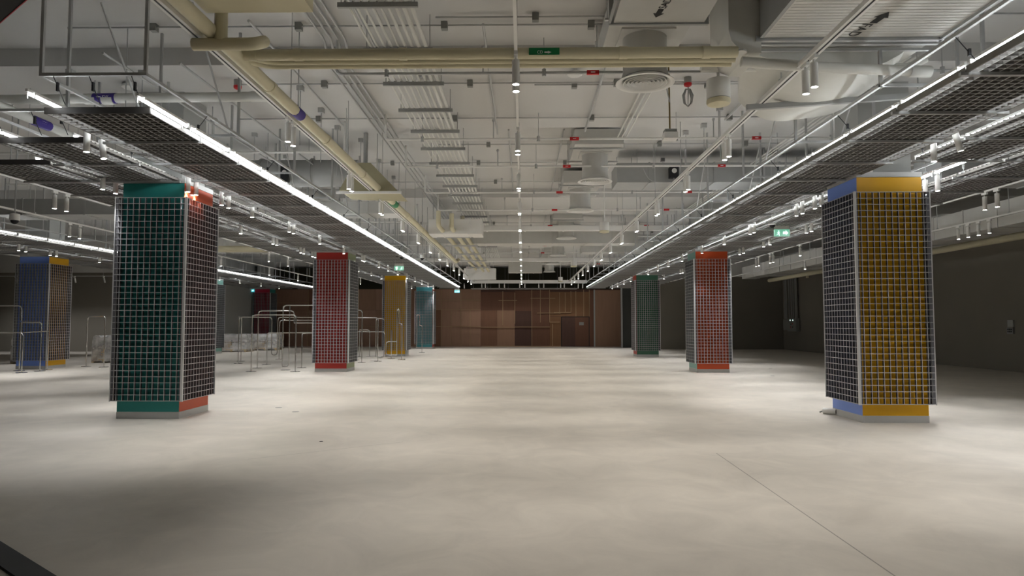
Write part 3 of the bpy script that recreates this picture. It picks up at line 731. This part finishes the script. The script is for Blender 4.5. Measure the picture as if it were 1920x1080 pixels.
fs += [tuple(i + o_ for i in reversed(f)) for f in fs]
for a in range(8):
    for b in (0, 12): fs.append((a * 13 + b, (a + 1) * 13 + b, (a + 1) * 13 + b + o_, a * 13 + b + o_))
for b in range(12):
    for a in (0, 8): fs.append((a * 13 + b, a * 13 + b + 1, a * 13 + b + 1 + o_, a * 13 + b + o_))
tr.add(vs, fs)
td = tr.build('tapered_duct', M['insul'], smooth=True)
thing(td, 'bulging white wrapped transition duct behind the large ribbed duct', 'duct')
MB().box(-.02, 1.95, -.03, .03, -.05, .02).build('support_channel', M['ductgrey'], parent=td, loc=(2.95, 8.85, 4.42)).rotation_euler = (0, -.03, -.12)
for i, (x0, x1, y0, y1, z0, z1, m, lb) in enumerate((
    (2.3, 8.6, 16.5, 17.5, 5.02, 5.5, 'ductgrey', 'grey cross duct with a black gauge box right of the aisle'),
    (-3.4, 4.4, 26.0, 26.9, 4.66, 5.25, 'duct', 'wide pale cross duct spanning the aisle in mid distance'),
    (-3.0, -1.3, 21.6, 22.6, 4.45, 4.92, 'white', 'white boxy duct end above the aisle left of middle'),
    (-3.2, 6.0, 23.2, 23.5, 4.78, 4.92, 'white', 'long slim white beam-like trunk crossing the aisle'),
    (-6.6, -3.5, 18.6, 19.5, 4.62, 4.95, 'duct', 'pale flat duct above the left strips'),
    (-13.5, -8.7, 17.0, 17.9, 4.35, 4.75, 'ductgrey', 'grey cross duct between left and far left strips'),
    (-14, -8.7, 27.0, 28.0, 4.5, 4.95, 'duct', 'pale cross duct further back between the left strips'),
    (12.0, 13.2, 10, 34, 4.02, 4.66, 'duct', 'long pale duct running along the right side wall'),
    (13.3, 14.1, 28, 41.5, 4.3, 5.0, 'white', 'white duct by the recess of the right wall'),
    (8.6, 11.6, 14.0, 15.0, 4.55, 5.1, 'ductgrey', 'grey cross duct above the yellow column side'),
    (-.8, 1.1, 38.5, 39.2, 4.5, 5.1, 'duct', 'small pale duct far down the aisle'),
    (-3.5, -1.6, 40.5, 41.2, 4.25, 4.9, 'white', 'white square duct end hanging before the dark far wall'),
    (2.6, 8.4, 29.6, 30.4, 4.7, 5.2, 'duct', 'pale cross duct far back right of the aisle'),
    (-8, 7, 33.0, 33.3, 4.62, 4.78, 'white', 'thin white trunk crossing far down the hall'))):
    o = MB().box(-(x1 - x0) / 2, (x1 - x0) / 2, -(y1 - y0) / 2, (y1 - y0) / 2, 0, z1 - z0)
    o = o.build('air_duct' , M[m], loc=((x0 + x1) / 2, (y0 + y1) / 2, z0)); thing(o, lb, 'duct')
    w, d = (x1 - x0), (y1 - y0)
    lng = w > d
    cnt = max(2, int(max(w, d) / 1.3))
    for k in range(cnt):
        t = -max(w, d) / 2 + (k + .5) * max(w, d) / cnt
        if lng: MB().box(t - .02, t + .02, -d / 2 - .015, d / 2 + .015, -.015, z1 - z0 + .015).build('flange', M[m], parent=o)
        else: MB().box(-w / 2 - .015, w / 2 + .015, t - .02, t + .02, -.015, z1 - z0 + .015).build('flange', M[m], parent=o)
    def top_(y): return 5.57 if any(abs(y - b) < 1.72 for b in (12, 23.1, 34.2, 45.3)) else SLAB
    for sx in (-.42, .42):
        for sy in (-.42, .42):
            MB().tube([(sx * w, sy * d, (z1 - z0)), (sx * w, sy * d, top_((y0 + y1) / 2 + sy * d) - z0)], .008, 5).build('hanger', M['steel'], parent=o)
od = empty('fabric_duct', (-3.4, 15.0, 4.45), 'olive tented duct sleeve behind the left track', 'duct')
MB().hexa([(-.55, -.5, 0), (.75, -.5, -.05), (.75, .6, -.05), (-.55, .6, 0)], [(-.25, -.4, .62), (.1, -.4, .62), (.1, .5, .62), (-.25, .5, .62)]).build('sleeve', M['olive'], parent=od)
MB().box(-.6, .8, -.55, -.5, -.08, -.03).build('hem_bar', M['white'], parent=od)
MB().tube([(-.1, 0, .6), (-.1, 0, 1.38)], .05, 10).build('riser', M['ductgrey'], parent=od)
rd = pipe('round_duct', [(-8.5, 16.0, 5.15), (-3.9, 16.0, 5.15)], .32, M['ductgrey'], 'large round grey duct crossing behind the left strips', 'duct', couplings=[((x, 16, 5.15), (x + .05, 16, 5.15)) for x in (-7.4, -6.2, -5.0, -4.1)], n=20)
for x in (-7.9, -5.6, -4.2): MB().tube([(x, 16, 5.4), (x, 16, SLAB)], .008, 5).build('hanger', M['steel'], parent=rd)
ga = empty('damper_gauge', (3.66, 16.35, 5.1), 'black damper box with a pale dial on the grey cross duct', 'gauge')
MB().box(-.11, .11, 0, .15, 0, .26).build('case', M['black'], parent=ga)
MB().lathe([(.06, 0), (.06, .012)], 18).build('dial', M['white'], parent=ga, loc=(0, 0, .17)).rotation_euler = (math.pi / 2, 0, 0)
MB().tube(bend([(.0, .05, 0), (.0, .0, -.12), (-.6, .0, -.1), (-.75, .05, .25)], .2), .01, 6).build('cable', M['steel'], parent=ga)
ga2 = empty('damper_gauge', (-5.55, 15.6, 4.88), 'black damper box with a dial on the round grey duct', 'gauge')
MB().box(-.1, .1, 0, .14, 0, .36).build('case', M['black'], parent=ga2)
MB().lathe([(.05, 0), (.05, .012)], 18).build('dial', M['white'], parent=ga2, loc=(.02, 0, .22)).rotation_euler = (math.pi / 2, 0, 0)
# pendant loudspeakers, sensors, cable loop
for i, y in enumerate((8.4, 20.3, 32.5, 44.0)):
    e = empty('pendant_speaker', (2.44, y, 4.29), f'white pendant loudspeaker cylinder on a rod, {nth(i)} from the front', 'loudspeaker', 'pendant loudspeakers right of the aisle')
    MB().lathe([(.07, .325), (.14, .32), (.145, .31), (.145, .075)], 28).build('housing', M['white'], parent=e, smooth=True)
    MB().lathe([(.145, .07), (.147, .03), (.135, .01), (.06, -.006), (.01, -.008)], 28).build('grille', M['cream'], parent=e, smooth=True)
    MB().tube([(0, 0, .32), (0, 0, SLAB - 4.29 if i != 1 else 1.56)], .018, 8).build('rod', M['white'], parent=e)
hb = empty('hanging_fixture', (2.16, 9.9, 4.27), 'small white box lamp hanging on a rusty rod below the soffit', 'fixture')
MB().box(-.10, .10, -.1, .1, 0, .09).build('housing', M['white'], parent=hb)
MB().box(-.085, .085, -.08, .08, .09, .14).build('mount', M['box_grey'], parent=hb)
MB().tube([(0, 0, .12), (-.01, 0, 1.25)], .012, 8).build('rod', M['rust'], parent=hb)
MB().tube([(0, 0, 1.2), (-.01, 0, 1.58)], .018, 8).build('red_sleeve', M['redcap'], parent=hb)
MB().tube(bend([(-.01, -.02, 1.4), (-.06, -.02, 1.0), (-.05, -.02, .75), (0, -.02, .55)], .1), .008, 6).build('cable', M['steel'], parent=hb)
for i, (x, y) in enumerate(((2.68, 10.92), (-4.67, 10.93))):
    a = empty('fire_sounder', (x, y, 5.57), ('red capped alarm sounder with a looped grey cable under the soffit', 'red capped alarm sounder above the left strips')[i], 'alarm')
    MB().lathe([(.06, 0), (.06, -.10)], 16).build('base', M['box_grey'], parent=a, smooth=True)
    MB().lathe([(.065, -.10), (.06, -.14), (.02, -.16)], 16).build('red_cap', M['redcap'], parent=a, smooth=True)
    if i == 0:
        pts = [(0, 0, -.15)] + [(.085 * math.sin(t / 14 * 4 * math.pi) * (1 if t < 7 else .7), .01 * t / 14, -.33 - .15 * math.cos(math.pi + t / 14 * 4 * math.pi) * -1) for t in range(1, 15)] + [(.01, .01, -.15)]
        MB().tube(pts, .012, 7).build('cable_loop', M['ductgrey'], parent=a, smooth=True)
for i, (x, y) in enumerate(((.82, 10.54), (-1.6, 10.8), (5.0, 10.8), (-6.5, 11))):
    a = MB().lathe([(.05, 0), (.05, -.03), (.11, -.05), (.12, -.09), (.09, -.11), (.02, -.12)], 20).build('smoke_detector', M['white'], loc=(x, y, 5.57), smooth=True)
    thing(a, f'white round smoke detector on the soffit, {nth((2, 1, 3, 0)[i])} from left', 'smoke detector', 'smoke detectors on the soffit')
# anchor boxes with thin hanger rods
k = 0
for (x, ys, zb) in ((-3.73, (11.22, 12.41, 13.53, 15.5, 17.5, 19.5), 4.56), (-7.12, (10.45, 11.6, 12.8), 4.4), (-6.0, (10.5, 11.7, 13.0, 15, 17), 4.4), (3.62, (12.4, 13.5, 15.0, 17.5), 4.55)):
    for y in ys:
        top = 5.57 if 10.3 < y < 13.7 else SLAB
        o = MB().box(-.05, .05, -.05, .05, -.09, 0).tube([(0, 0, -.08), (0, 0, zb - top)], .008, 6).build('anchor_rod', M['steel'], loc=(x, y, top))
        thing(o, f'thin steel drop rod with a square anchor box at the slab, no. {k + 1} from left', 'hanger rod', 'anchor box rods'); k += 1
# square steel frames carrying the strips, tied to the slab by posts
def frame(xa, xb, y0, y1, z, where, zx=0.0):
    f = empty('support_gantry', ((xa + xb) / 2, y0, z), f'square tube steel frame hanging {where}', 'steel frame')
    w = abs(xb - xa) / 2; L_ = y1 - y0; r = .017
    xc = (xa + xb) / 2
    for s in (-1, 1):
        cuts = sorted((cy - y0 - .5, cy - y0 + .5) for cx, cy in COLS if abs(xc + s * w - cx) < .46)
        t = 0
        for c0, c1 in cuts + [(L_, L_)]:
            if c0 > t: MB().box(s * w - r, s * w + r, t, c0, -r, r).build('side_rail', M['steel'], parent=f)
            t = c1
    n = int(L_ / 2.45) + 1
    for k in range(n):
        y = k * 2.45
        yy = y0 + y
        if any(abs(yy - cy) < .5 and abs(xc - cx) < w + .45 for cx, cy in COLS): y += 1.1; yy += 1.1
        if y > L_: break
        MB().box(-w - r, w + r, y - r, y + r, -r, r).build('cross_bar', M['steel'], parent=f)
        for s in (-1, 1):
            top = (5.57 if any(abs(yy - b) < 1.73 for b in (1, 12, 23.1, 34.2, 45.3)) else SLAB) - z
            if 2.6 < xc + s * w < 4.75 and yy < 8.4: top = 4.73 - z
            MB().box(s * w - r, s * w + r, y - r, y + r, r, top).build('drop_post', M['steel'], parent=f)
    return f, w, r
f1, w1, _ = frame(-5.31, -4.15, 7.32, 46, 4.32, 'over the innermost left strip')
f2, w2, _ = frame(-7.0, -5.85, 8.55, 46, 4.32, 'over the middle left strip')
f3, w3, _ = frame(4.13, 5.31, 2.9, 46, 4.32, 'over the innermost right strip')
f4, w4, _ = frame(5.85, 7.0, 4.2, 46, 4.32, 'over the middle right strip')
f5, w5, _ = frame(-15.2, -14.05, 17.2, 46, 4.32, 'over the innermost far left strip')
for f, s, sg in ((f1, .58, 1), (f1, -.58, 1), (f3, -.58, -1), (f3, .58, -1), (f2, .57, 1)):
    for y in (1.0, 7.6, 12.2):
        MB().tube([(s, y, 1.3 if f is not f1 or y != 4.9 else 1.1), (s - sg * .0, y + 1.1, .0)], .014, 6).build('diagonal_brace', M['steel'], parent=f)
for f, y0, xs_ in ((f1, .0, (-.45, -.05, .42)), (f2, 0, (-.4, .1, .45))):
    for x in xs_:
        MB().tube([(x, y0, -.01), (x + .01, y0 + .2, -.27)], .005, 5).box(x - .008, x + .012, y0 + .06, y0 + .09, -.16, -.06).build('hanger_clip', M['black'], parent=f)

# ------------------------------------------------------------------ exit signs, cameras
def exit_sign(x, y, z, w, right, m, label, near=False):
    e = empty('exit_sign', (x, y, z), label, 'exit sign', None)
    h = w * .46
    MB().box(-w / 2, w / 2, -.02, .02, -h / 2, h / 2).build('sign_face', M[m], parent=e)
    MB().box(-w * .46, w * .46, -.035, .035, h / 2, h / 2 + .09).build('housing', M['white'], parent=e)
    for s in (-1, 1): MB().tube([(s * w * .4, 0, h / 2 + .08), (s * w * .4, 0, (5.57 if any(abs(y - b) < 1.72 for b in (12, 23.1, 34.2, 45.3)) else SLAB) - z)], .008, 6).build('hanger', M['steel'], parent=e)
    sg = 1 if right else -1
    if right: arrow_mesh((.24 * w, -.022, 0), (1, 0, 0), (0, 0, 1), (0, -1, 0), w * .36, h * .66, M['exit_white'], e)
    else: arrow_mesh((-.24 * w, -.022, 0), (0, 0, 1), (1, 0, 0), (0, -1, 0), h * .76, w * .3, M['exit_white'], e)
    cx = -.24 * w * sg; s_ = h
    bars = [((-.02, .10), (.0, -.12), .09), ((.0, -.12), (.14, -.2), .06), ((.14, -.2), (.12, -.38), .05), ((.0, -.12), (-.1, -.25), .06), ((-.1, -.25), (-.24, -.27), .05), ((-.02, .1), (.14, .06), .045), ((.14, .06), (.2, -.04), .04), ((-.02, .1), (-.16, .0), .045)]
    mb = MB()
    for (a, b, t) in bars:
        mb.tube([(cx + a[0] * s_, -.0225, a[1] * s_), (cx + b[0] * s_, -.0225, b[1] * s_)], t * s_ * .6, 6)
    mb.lathe([(.08 * s_, -.004), (.08 * s_, .004)], 10, (cx + .04 * s_, -.0225, .26 * s_))
    mb.build('running_figure', M['exit_white'], parent=e)
    return e
exit_sign(6.45, 17.0, 3.84, .38, True, 'exit_green', 'green exit sign with running figure and right arrow, hanging on the right')
exit_sign(-4.66, 25.6, 3.68, .36, False, 'exit_green', 'green exit sign with up arrow hanging above the yellow column')
exit_sign(-4.43, 46.0, 3.78, .36, True, 'exit_cyan', 'pale cyan exit sign far off before the plywood hoarding, left of middle')
exit_sign(-18.39, 46.0, 3.85, .36, True, 'exit_cyan', 'pale cyan exit sign far off beside the distant crimson column')
for i, (x, y, z) in enumerate(((6.0, 16.4, 3.95), (-4.5, 24.3, 4.05), (-4.35, 24.4, 3.98), (-3.7, 25.0, 4.0), (-9.7, 12.8, 3.55))):
    e = empty('dome_camera', (x, y, z), ('small white dome camera beside the right exit sign', 'small white dome camera left of the pair above the left exit sign', 'small white dome camera right of the pair above the left exit sign', 'small white dome camera on a rod near the left track', 'small white dome camera on a rod at the far left edge')[i], 'camera')
    MB().lathe([(.03, .14), (.085, .12), (.085, .0)], 16).build('housing', M['white'], parent=e, smooth=True)
    MB().lathe([(.07, 0), (.06, -.04), (.03, -.065), (.005, -.07)], 16).build('dome', M['black'], parent=e, smooth=True)
    MB().tube([(0, 0, .13), (0, 0, SLAB - z)], .014, 6).build('rod', M['steel'], parent=e)

# ------------------------------------------------------------------ wall fittings on the right
eb = empty('electrical_panel', (16.27, 41.2, 1.15), 'grey electrical boxes with indicator lamps fed by wall conduits', 'electrical panel')
MB().box(-.22, 0, -.8, .5, 0, .78).build('enclosure', M['box_grey'], parent=eb)
MB().box(-.16, 0, .6, 1.35, .08, .72).build('side_enclosure', M['box_grey'], parent=eb)
for y, z, m in ((-.35, .66, 'exit_white'), (.05, .66, 'exit_white'), (-.3, .45, 'redcap'), (-.05, .42, 'black'), (-.3, .25, 'black'), (-.0, .25, 'redcap')):
    MB().lathe([(.04, 0), (.04, .02)], 10).build('indicator', M[m], parent=eb, loc=(-.22, y, z)).rotation_euler = (0, -math.pi / 2, 0)
for y, r in ((-.6, .09), (-.2, .05), (.1, .05), (.45, .05), (.9, .06), (1.15, .06)):
    MB().tube([(-.1, y, .75), (-.1, y, 3.4)], r, 8).build('conduit', M['box_grey'], parent=eb)
so = empty('socket_box', (16.3, 23.05, 1.25), 'small pale socket boxes on the dark right wall', 'socket')
MB().box(-.07, 0, -.14, .14, 0, .21).build('socket_plate', M['box_grey'], parent=so)
MB().box(-.05, 0, -.13, .13, .23, .46).build('switch_plate', M['wall_grey'], parent=so)
for a in range(3):
    for b in range(2): MB().box(-.078, -.07, -.1 + a * .075, -.05 + a * .075, .05 + b * .075, .1 + b * .075).build('outlet', M['black'], parent=so)
for i, y in enumerate((20.6, 22.2)):
    o = pipe('wall_conduit', [(16.26, y, .3), (16.26, y, 4.1)], .03, M['box_grey'], f'dark conduit up the right wall, {("left", "right")[1 - i]} of two at the frame edge', 'conduit')

# ------------------------------------------------------------------ bent tube racks
R_ = .021
def rack(paths, feet, label, grp='bent stainless tube racks'):
    x0, y0 = paths[0][0][0], paths[0][0][1]
    e = empty('tube_rack', (x0, y0, 0), label, 'rack', grp)
    for p in paths:
        MB().tube(bend([(a - x0, b - y0, c) for a, b, c in p], .14), R_, 10).build('bent_tube', M['chrome'], parent=e, smooth=True)
    for (x, y) in feet:
        MB().lathe([(.03, .02), (.16, .012), (.165, .0)], 20, (x - x0, y - y0, 0)).build('base_plate', M['chrome'], parent=e, smooth=True)
    return e
rack([[(-9.0, 22.6, 0), (-9.0, 22.6, 1.88), (-7.53, 22.6, 1.88), (-7.53, 22.6, 0)]], [(-9.0, 22.6), (-7.53, 22.6)], 'wide tall arch of bent chrome tube left of the crimson column')
rack([[(-11.4, 27.3, 0), (-11.4, 27.3, 1.86), (-10.55, 28.6, 1.86), (-10.55, 28.6, .28), (-10.3, 28.6, .28), (-10.3, 28.6, 1.86), (-8.6, 28.6, 1.86)],
      [(-12.0, 29, 0), (-12.0, 29, 1.86), (-11.4, 27.3, 1.86)]], [(-11.4, 27.3), (-12.0, 29)], 'tall chrome tube rack furthest left in the rack cluster')
rack([[(-8.25, 23.4, .13), (-8.25, 23.4, 2.22), (-7.0, 23.4, 2.22), (-7.0, 23.4, 1.62), (-6.98, 23.3, 1.62)], [(-8.02, 23.4, 2.2), (-8.02, 23.4, .13), (-8.25, 23.4, .13)]], [(-8.13, 23.4)], 'tallest chrome hoop rack with a low U bend')
rack([[(-8.2, 24.4, 1.62), (-7.0, 24.4, 1.62), (-7.0, 24.4, 0)], [(-8.2, 24.4, 1.62), (-8.2, 24.4, 2.05), (-9.5, 24.4, 2.05), (-9.5, 24.4, 0)]], [(-7.0, 24.4), (-9.5, 24.4)], 'stepped chrome tube rack dropping to a lower bar')
rack([[(-9.95, 26.5, 0), (-9.95, 26.5, 1.24), (-8.0, 26.5, 1.24), (-8.0, 24.7, 1.24), (-8.0, 24.7, 0)], [(-8.9, 27.2, 1.24), (-7.6, 27.2, 1.24), (-7.6, 27.2, .3), (-7.9, 26.2, .3), (-7.9, 26.2, .9)]], [(-9.95, 26.5), (-8.0, 24.7)], 'low chrome tube rack in the middle of the cluster')
rack([[(-10.9, 30.5, 0), (-10.9, 30.5, 1.75), (-8.4, 30.5, 1.75), (-8.4, 30.5, 0)]], [(-10.9, 30.5), (-8.4, 30.5)], 'rear chrome arch in front of the distant crimson column')
rack([[(-8.6, 30.0, 0), (-8.6, 30.0, 2.45), (-7.8, 30.0, 2.45), (-7.8, 30.0, 1.55), (-7.3, 30.0, 1.55)]], [(-8.6, 30.0)], 'chrome rack with a high hoop behind the cluster')
rack([[(-7.5, 26.0, .25), (-7.5, 26.0, 1.3), (-6.75, 26.0, 1.3), (-6.75, 26.0, .25), (-7.5, 26.0, .25)], [(-7.12, 26, .25), (-7.12, 26.0, .0)]], [(-7.12, 26.0)], 'small closed chrome loop rack beside the crimson column')
rack([[(-7.8, 28.0, 0), (-7.8, 28, 2.15), (-6.6, 28, 2.15), (-6.6, 28, 0)]], [(-7.8, 28), (-6.6, 28)], 'chrome arch half hidden behind the crimson column')
# right of the crimson column
rack([[(-7.3, 29.0, 0), (-7.3, 29.0, 1.85), (-6.15, 29.0, 1.85), (-6.15, 29.0, 0)]], [(-7.3, 29.0), (-6.15, 29.0)], 'chrome arch right of the crimson column')
rack([[(-7.3, 29.9, 0), (-7.3, 29.9, 1.25), (-5.85, 28.9, 1.25), (-5.85, 28.9, .16), (-6.15, 28.9, .16), (-6.15, 28.9, 1.0)]], [(-7.3, 29.9)], 'low chrome rack with a U bend before the yellow column')
rack([[(-7.1, 33.0, 0), (-7.1, 33.0, 1.85), (-6.7, 33.0, 1.85), (-6.7, 33.0, 0)], [(-7.9, 33.0, 1.3), (-7.9, 33.0, 0)], [(-7.9, 33.0, 1.3), (-7.4, 33.0, 1.3), (-7.4, 33.0, 0)]], [(-7.1, 33.0), (-6.7, 33.0), (-7.9, 33.0), (-7.4, 33.0)], 'narrow chrome hoops between the crimson and yellow columns')
rack([[(-6.0, 31.2, 0), (-6.0, 31.2, 1.3)], [(-5.62, 30.5, .2), (-5.62, 30.5, 2.25), (-5.5, 30.3, 2.25), (-5.5, 30.3, 1.6), (-5.35, 30.2, 1.6), (-5.35, 30.2, 0)], [(-5.62, 30.5, .8), (-6.1, 30.5, .8), (-6.1, 30.5, .2), (-5.62, 30.5, .2)]], [(-5.35, 30.2), (-6.0, 31.2)], 'crooked chrome rack in front of the yellow column')
rack([[(-5.9, 38.0, .2), (-5.9, 38, 2.1), (-5.75, 38, 2.1), (-5.75, 38, 1.5), (-5.6, 38, 1.5), (-5.6, 38, 0)]], [(-5.6, 38)], 'stepped chrome rack between the yellow and blue green columns')
# far left
rack([[(-19.2, 22.9, 1.62), (-19.2, 22.9, 2.2), (-17.0, 22.9, 2.2), (-17.0, 22.9, 1.64), (-16.15, 22.7, 1.64), (-16.15, 22.7, 0)], [(-17.0, 22.9, 1.64), (-17.0, 22.9, 0)]], [(-16.15, 22.7), (-17.0, 22.9)], 'stepped chrome rack in front of the blue column at the left edge')
rack([[(-18.6, 22.0, 1.3), (-16.25, 22.0, 1.3), (-16.25, 22.0, 0)], [(-16.4, 23.4, 1.34), (-16.4, 23.4, 0)], [(-16.25, 22.0, 1.3), (-16.4, 23.4, 1.34)], [(-18.6, 22.0, 1.3), (-18.6, 22.0, 0)]], [(-16.25, 22.0), (-16.4, 23.4), (-18.6, 22.0)], 'low chrome bar rack at the left edge of the hall')
rack([[(-16.2, 25.2, 0), (-16.2, 25.2, 1.86), (-15.35, 24.9, 1.86), (-15.35, 24.9, 0)]], [(-15.35, 24.9), (-16.2, 25.2)], 'chrome arch between the blue column and the large teal column')

# ------------------------------------------------------------------ film wrapped pallets
def pallet(x, y, w, d, h, label, seed, peak=0.0):
    e = empty('wrapped_pallet', (x, y, 0), label, 'pallet', 'film wrapped pallets')
    pb = MB()
    for s in (-.45, 0, .45): pb.box(s * w - .05, s * w + .05, -d / 2, d / 2, 0, .1)
    pb.box(-w / 2, w / 2, -d / 2, d / 2, .1, .14); pb.build('pallet_base', M['board'], parent=e)
    r = random.Random(seed); bx = MB(); nx = 2
    for i in range(nx):
        for j in range(2):
            z0, z1 = .14 + j * (h - .14) / 2, .14 + (j + 1) * (h - .14) / 2 - .01
            bx = MB().box(-w / 2 + i * w / nx + .03, -w / 2 + (i + 1) * w / nx - .03, -d / 2 + .04, d / 2 - .04, z0, z1 - .04 * r.random())
            bx.build('carton', M['board'] if j == 0 and i == 0 else M['wall_white'], parent=e)
    N = 12; vs, fs = [], []
    K = 4 * N
    for j in range(9):
        t = j / 8
        for k in range(K):
            q = k / K * 4; sd = int(q); u = q - sd
            ca = [(-w / 2 + u * w, -d / 2), (w / 2, -d / 2 + u * d), (w / 2 - u * w, d / 2), (-w / 2, d / 2 - u * d)][sd]
            f = 1 + r.uniform(-.008, .012) + .012 * math.sin(k * .9 + 5 * t) - .05 * (t > .9)
            vs.append((ca[0] * f, ca[1] * f, .05 + t * (h - .03) + r.uniform(-.006, .006) + (peak * r.random() if j == 8 else 0)))
    for j in range(8):
        for k in range(K): fs.append((j * K + k, j * K + (k + 1) % K, (j + 1) * K + (k + 1) % K, (j + 1) * K + k))
    vs.append((r.uniform(-.1, .1) * w, 0, h + .02 + peak)); c = len(vs) - 1
    for k in range(K): fs.append((8 * K + k, 8 * K + (k + 1) % K, c))
    mb = MB().add(vs, fs); mb.build('film_wrap', M['film'], parent=e, smooth=True)
    return e
def film_material():
    m = M['wrap']; nt = m.node_tree; L = nt.links.new
    b = nt.nodes['Principled BSDF']; b.inputs['Metallic'].default_value = 0.0
    nz = nt.nodes.new('ShaderNodeTexNoise'); nz.inputs['Scale'].default_value = 3.0; nz.inputs['Detail'].default_value = 5
    mr = nt.nodes.new('ShaderNodeMapRange'); mr.inputs[1].default_value = .35; mr.inputs[2].default_value = .65; mr.inputs[3].default_value = .18; mr.inputs[4].default_value = .75
    L(nz.outputs[0], mr.inputs[0]); L(mr.outputs[0], b.inputs['Alpha'])
    return m
M['film'] = film_material()
pallet(-16.55, 39.2, 1.75, 1.1, 1.0, 'film wrapped pallet just right of the large teal column', 1)
pallet(-15.6, 41.8, 1.45, 1.2, .98, 'film wrapped pallet behind the tube racks before the distant crimson column', 2)
pallet(-17.1, 28.3, 1.0, 1.2, .98, 'film wrapped pallet just right of the blue column', 3, .12)
pallet(-15.75, 27.8, 1.05, 1.2, .95, 'film wrapped pallet half hidden by the large teal column', 4, .1)
pallet(-20.0, 27.6, .9, 1.1, 1.0, 'film wrapped pallet left of the blue column with a peaked top', 5, .25)
lp = empty('loose_spotlight', (5.36, 12.1, .055), 'loose white spotlight lying on the floor beside the yellow column', 'spotlight', None, rz=-.75)
MB().tube([(-.11, 0, 0), (.11, 0, 0)], .052, 18).build('housing', M['white'], parent=lp, smooth=True)
MB().tube([(.105, 0, 0), (.118, 0, 0)], .049, 18).build('lens', M['black'], parent=lp)
MB().tube([(-.17, 0, -.03), (-.1, 0, 0)], .012, 8).build('adapter', M['box_grey'], parent=lp)

# ------------------------------------------------------------------ dark opening the hall is seen through: floor strip and header, set at an angle
dx, dy = .793, -.609
th_ = MB()
def along(t, off): return (-3.74 + dx * t + off * dy, 4.92 + dy * t - off * dx)
def bar(t0, t1, o0, o1, z0, z1):
    q = [along(t0, o0), along(t1, o0), along(t1, o1), along(t0, o1)]
    q = q if True else q[::-1]
    return MB().hexa([(x, y, z0) for x, y in q], [(x, y, z1) for x, y in q])
ts = bar(-3.0, 2.6, 0, .16, 0, .02).build('threshold_strip', M['black']); thing(ts, 'black metal threshold strip crossing the floor at the lower left corner', 'threshold')
hd = bar(-3.0, 2.6, .10, .45, 3.815, 4.3).build('shutter_header', M['black']); thing(hd, 'black shutter header with a red edge at the top left corner', 'shutter header')
bar(-3.0, 2.6, .094, .10, 3.81, 3.83).build('red_edge', M['redcap'], parent=hd)

# small dark caps set flush in the floor
for i, (x, y) in enumerate(((-4.08, 12.3), (-4.6, 12.9), (-2.7, 9.2), (7.6, 21.0), (8.8, 24.5))):
    o = MB().lathe([(.06, .004), (.065, .0)], 18).build('floor_cap', M['black'] if i == 2 else M['box_grey'], loc=(x, y, .0005)); o.scale = (1, 1, 1) if i != 2 else (.4, .4, 1)
    thing(o, ('grey floor cap right of the large teal column', 'second grey floor cap nearer the large teal column', 'tiny black speck cap on the floor left of middle', 'grey floor cap right of the orange red column', 'grey floor cap furthest back on the right')[i], 'floor cap')
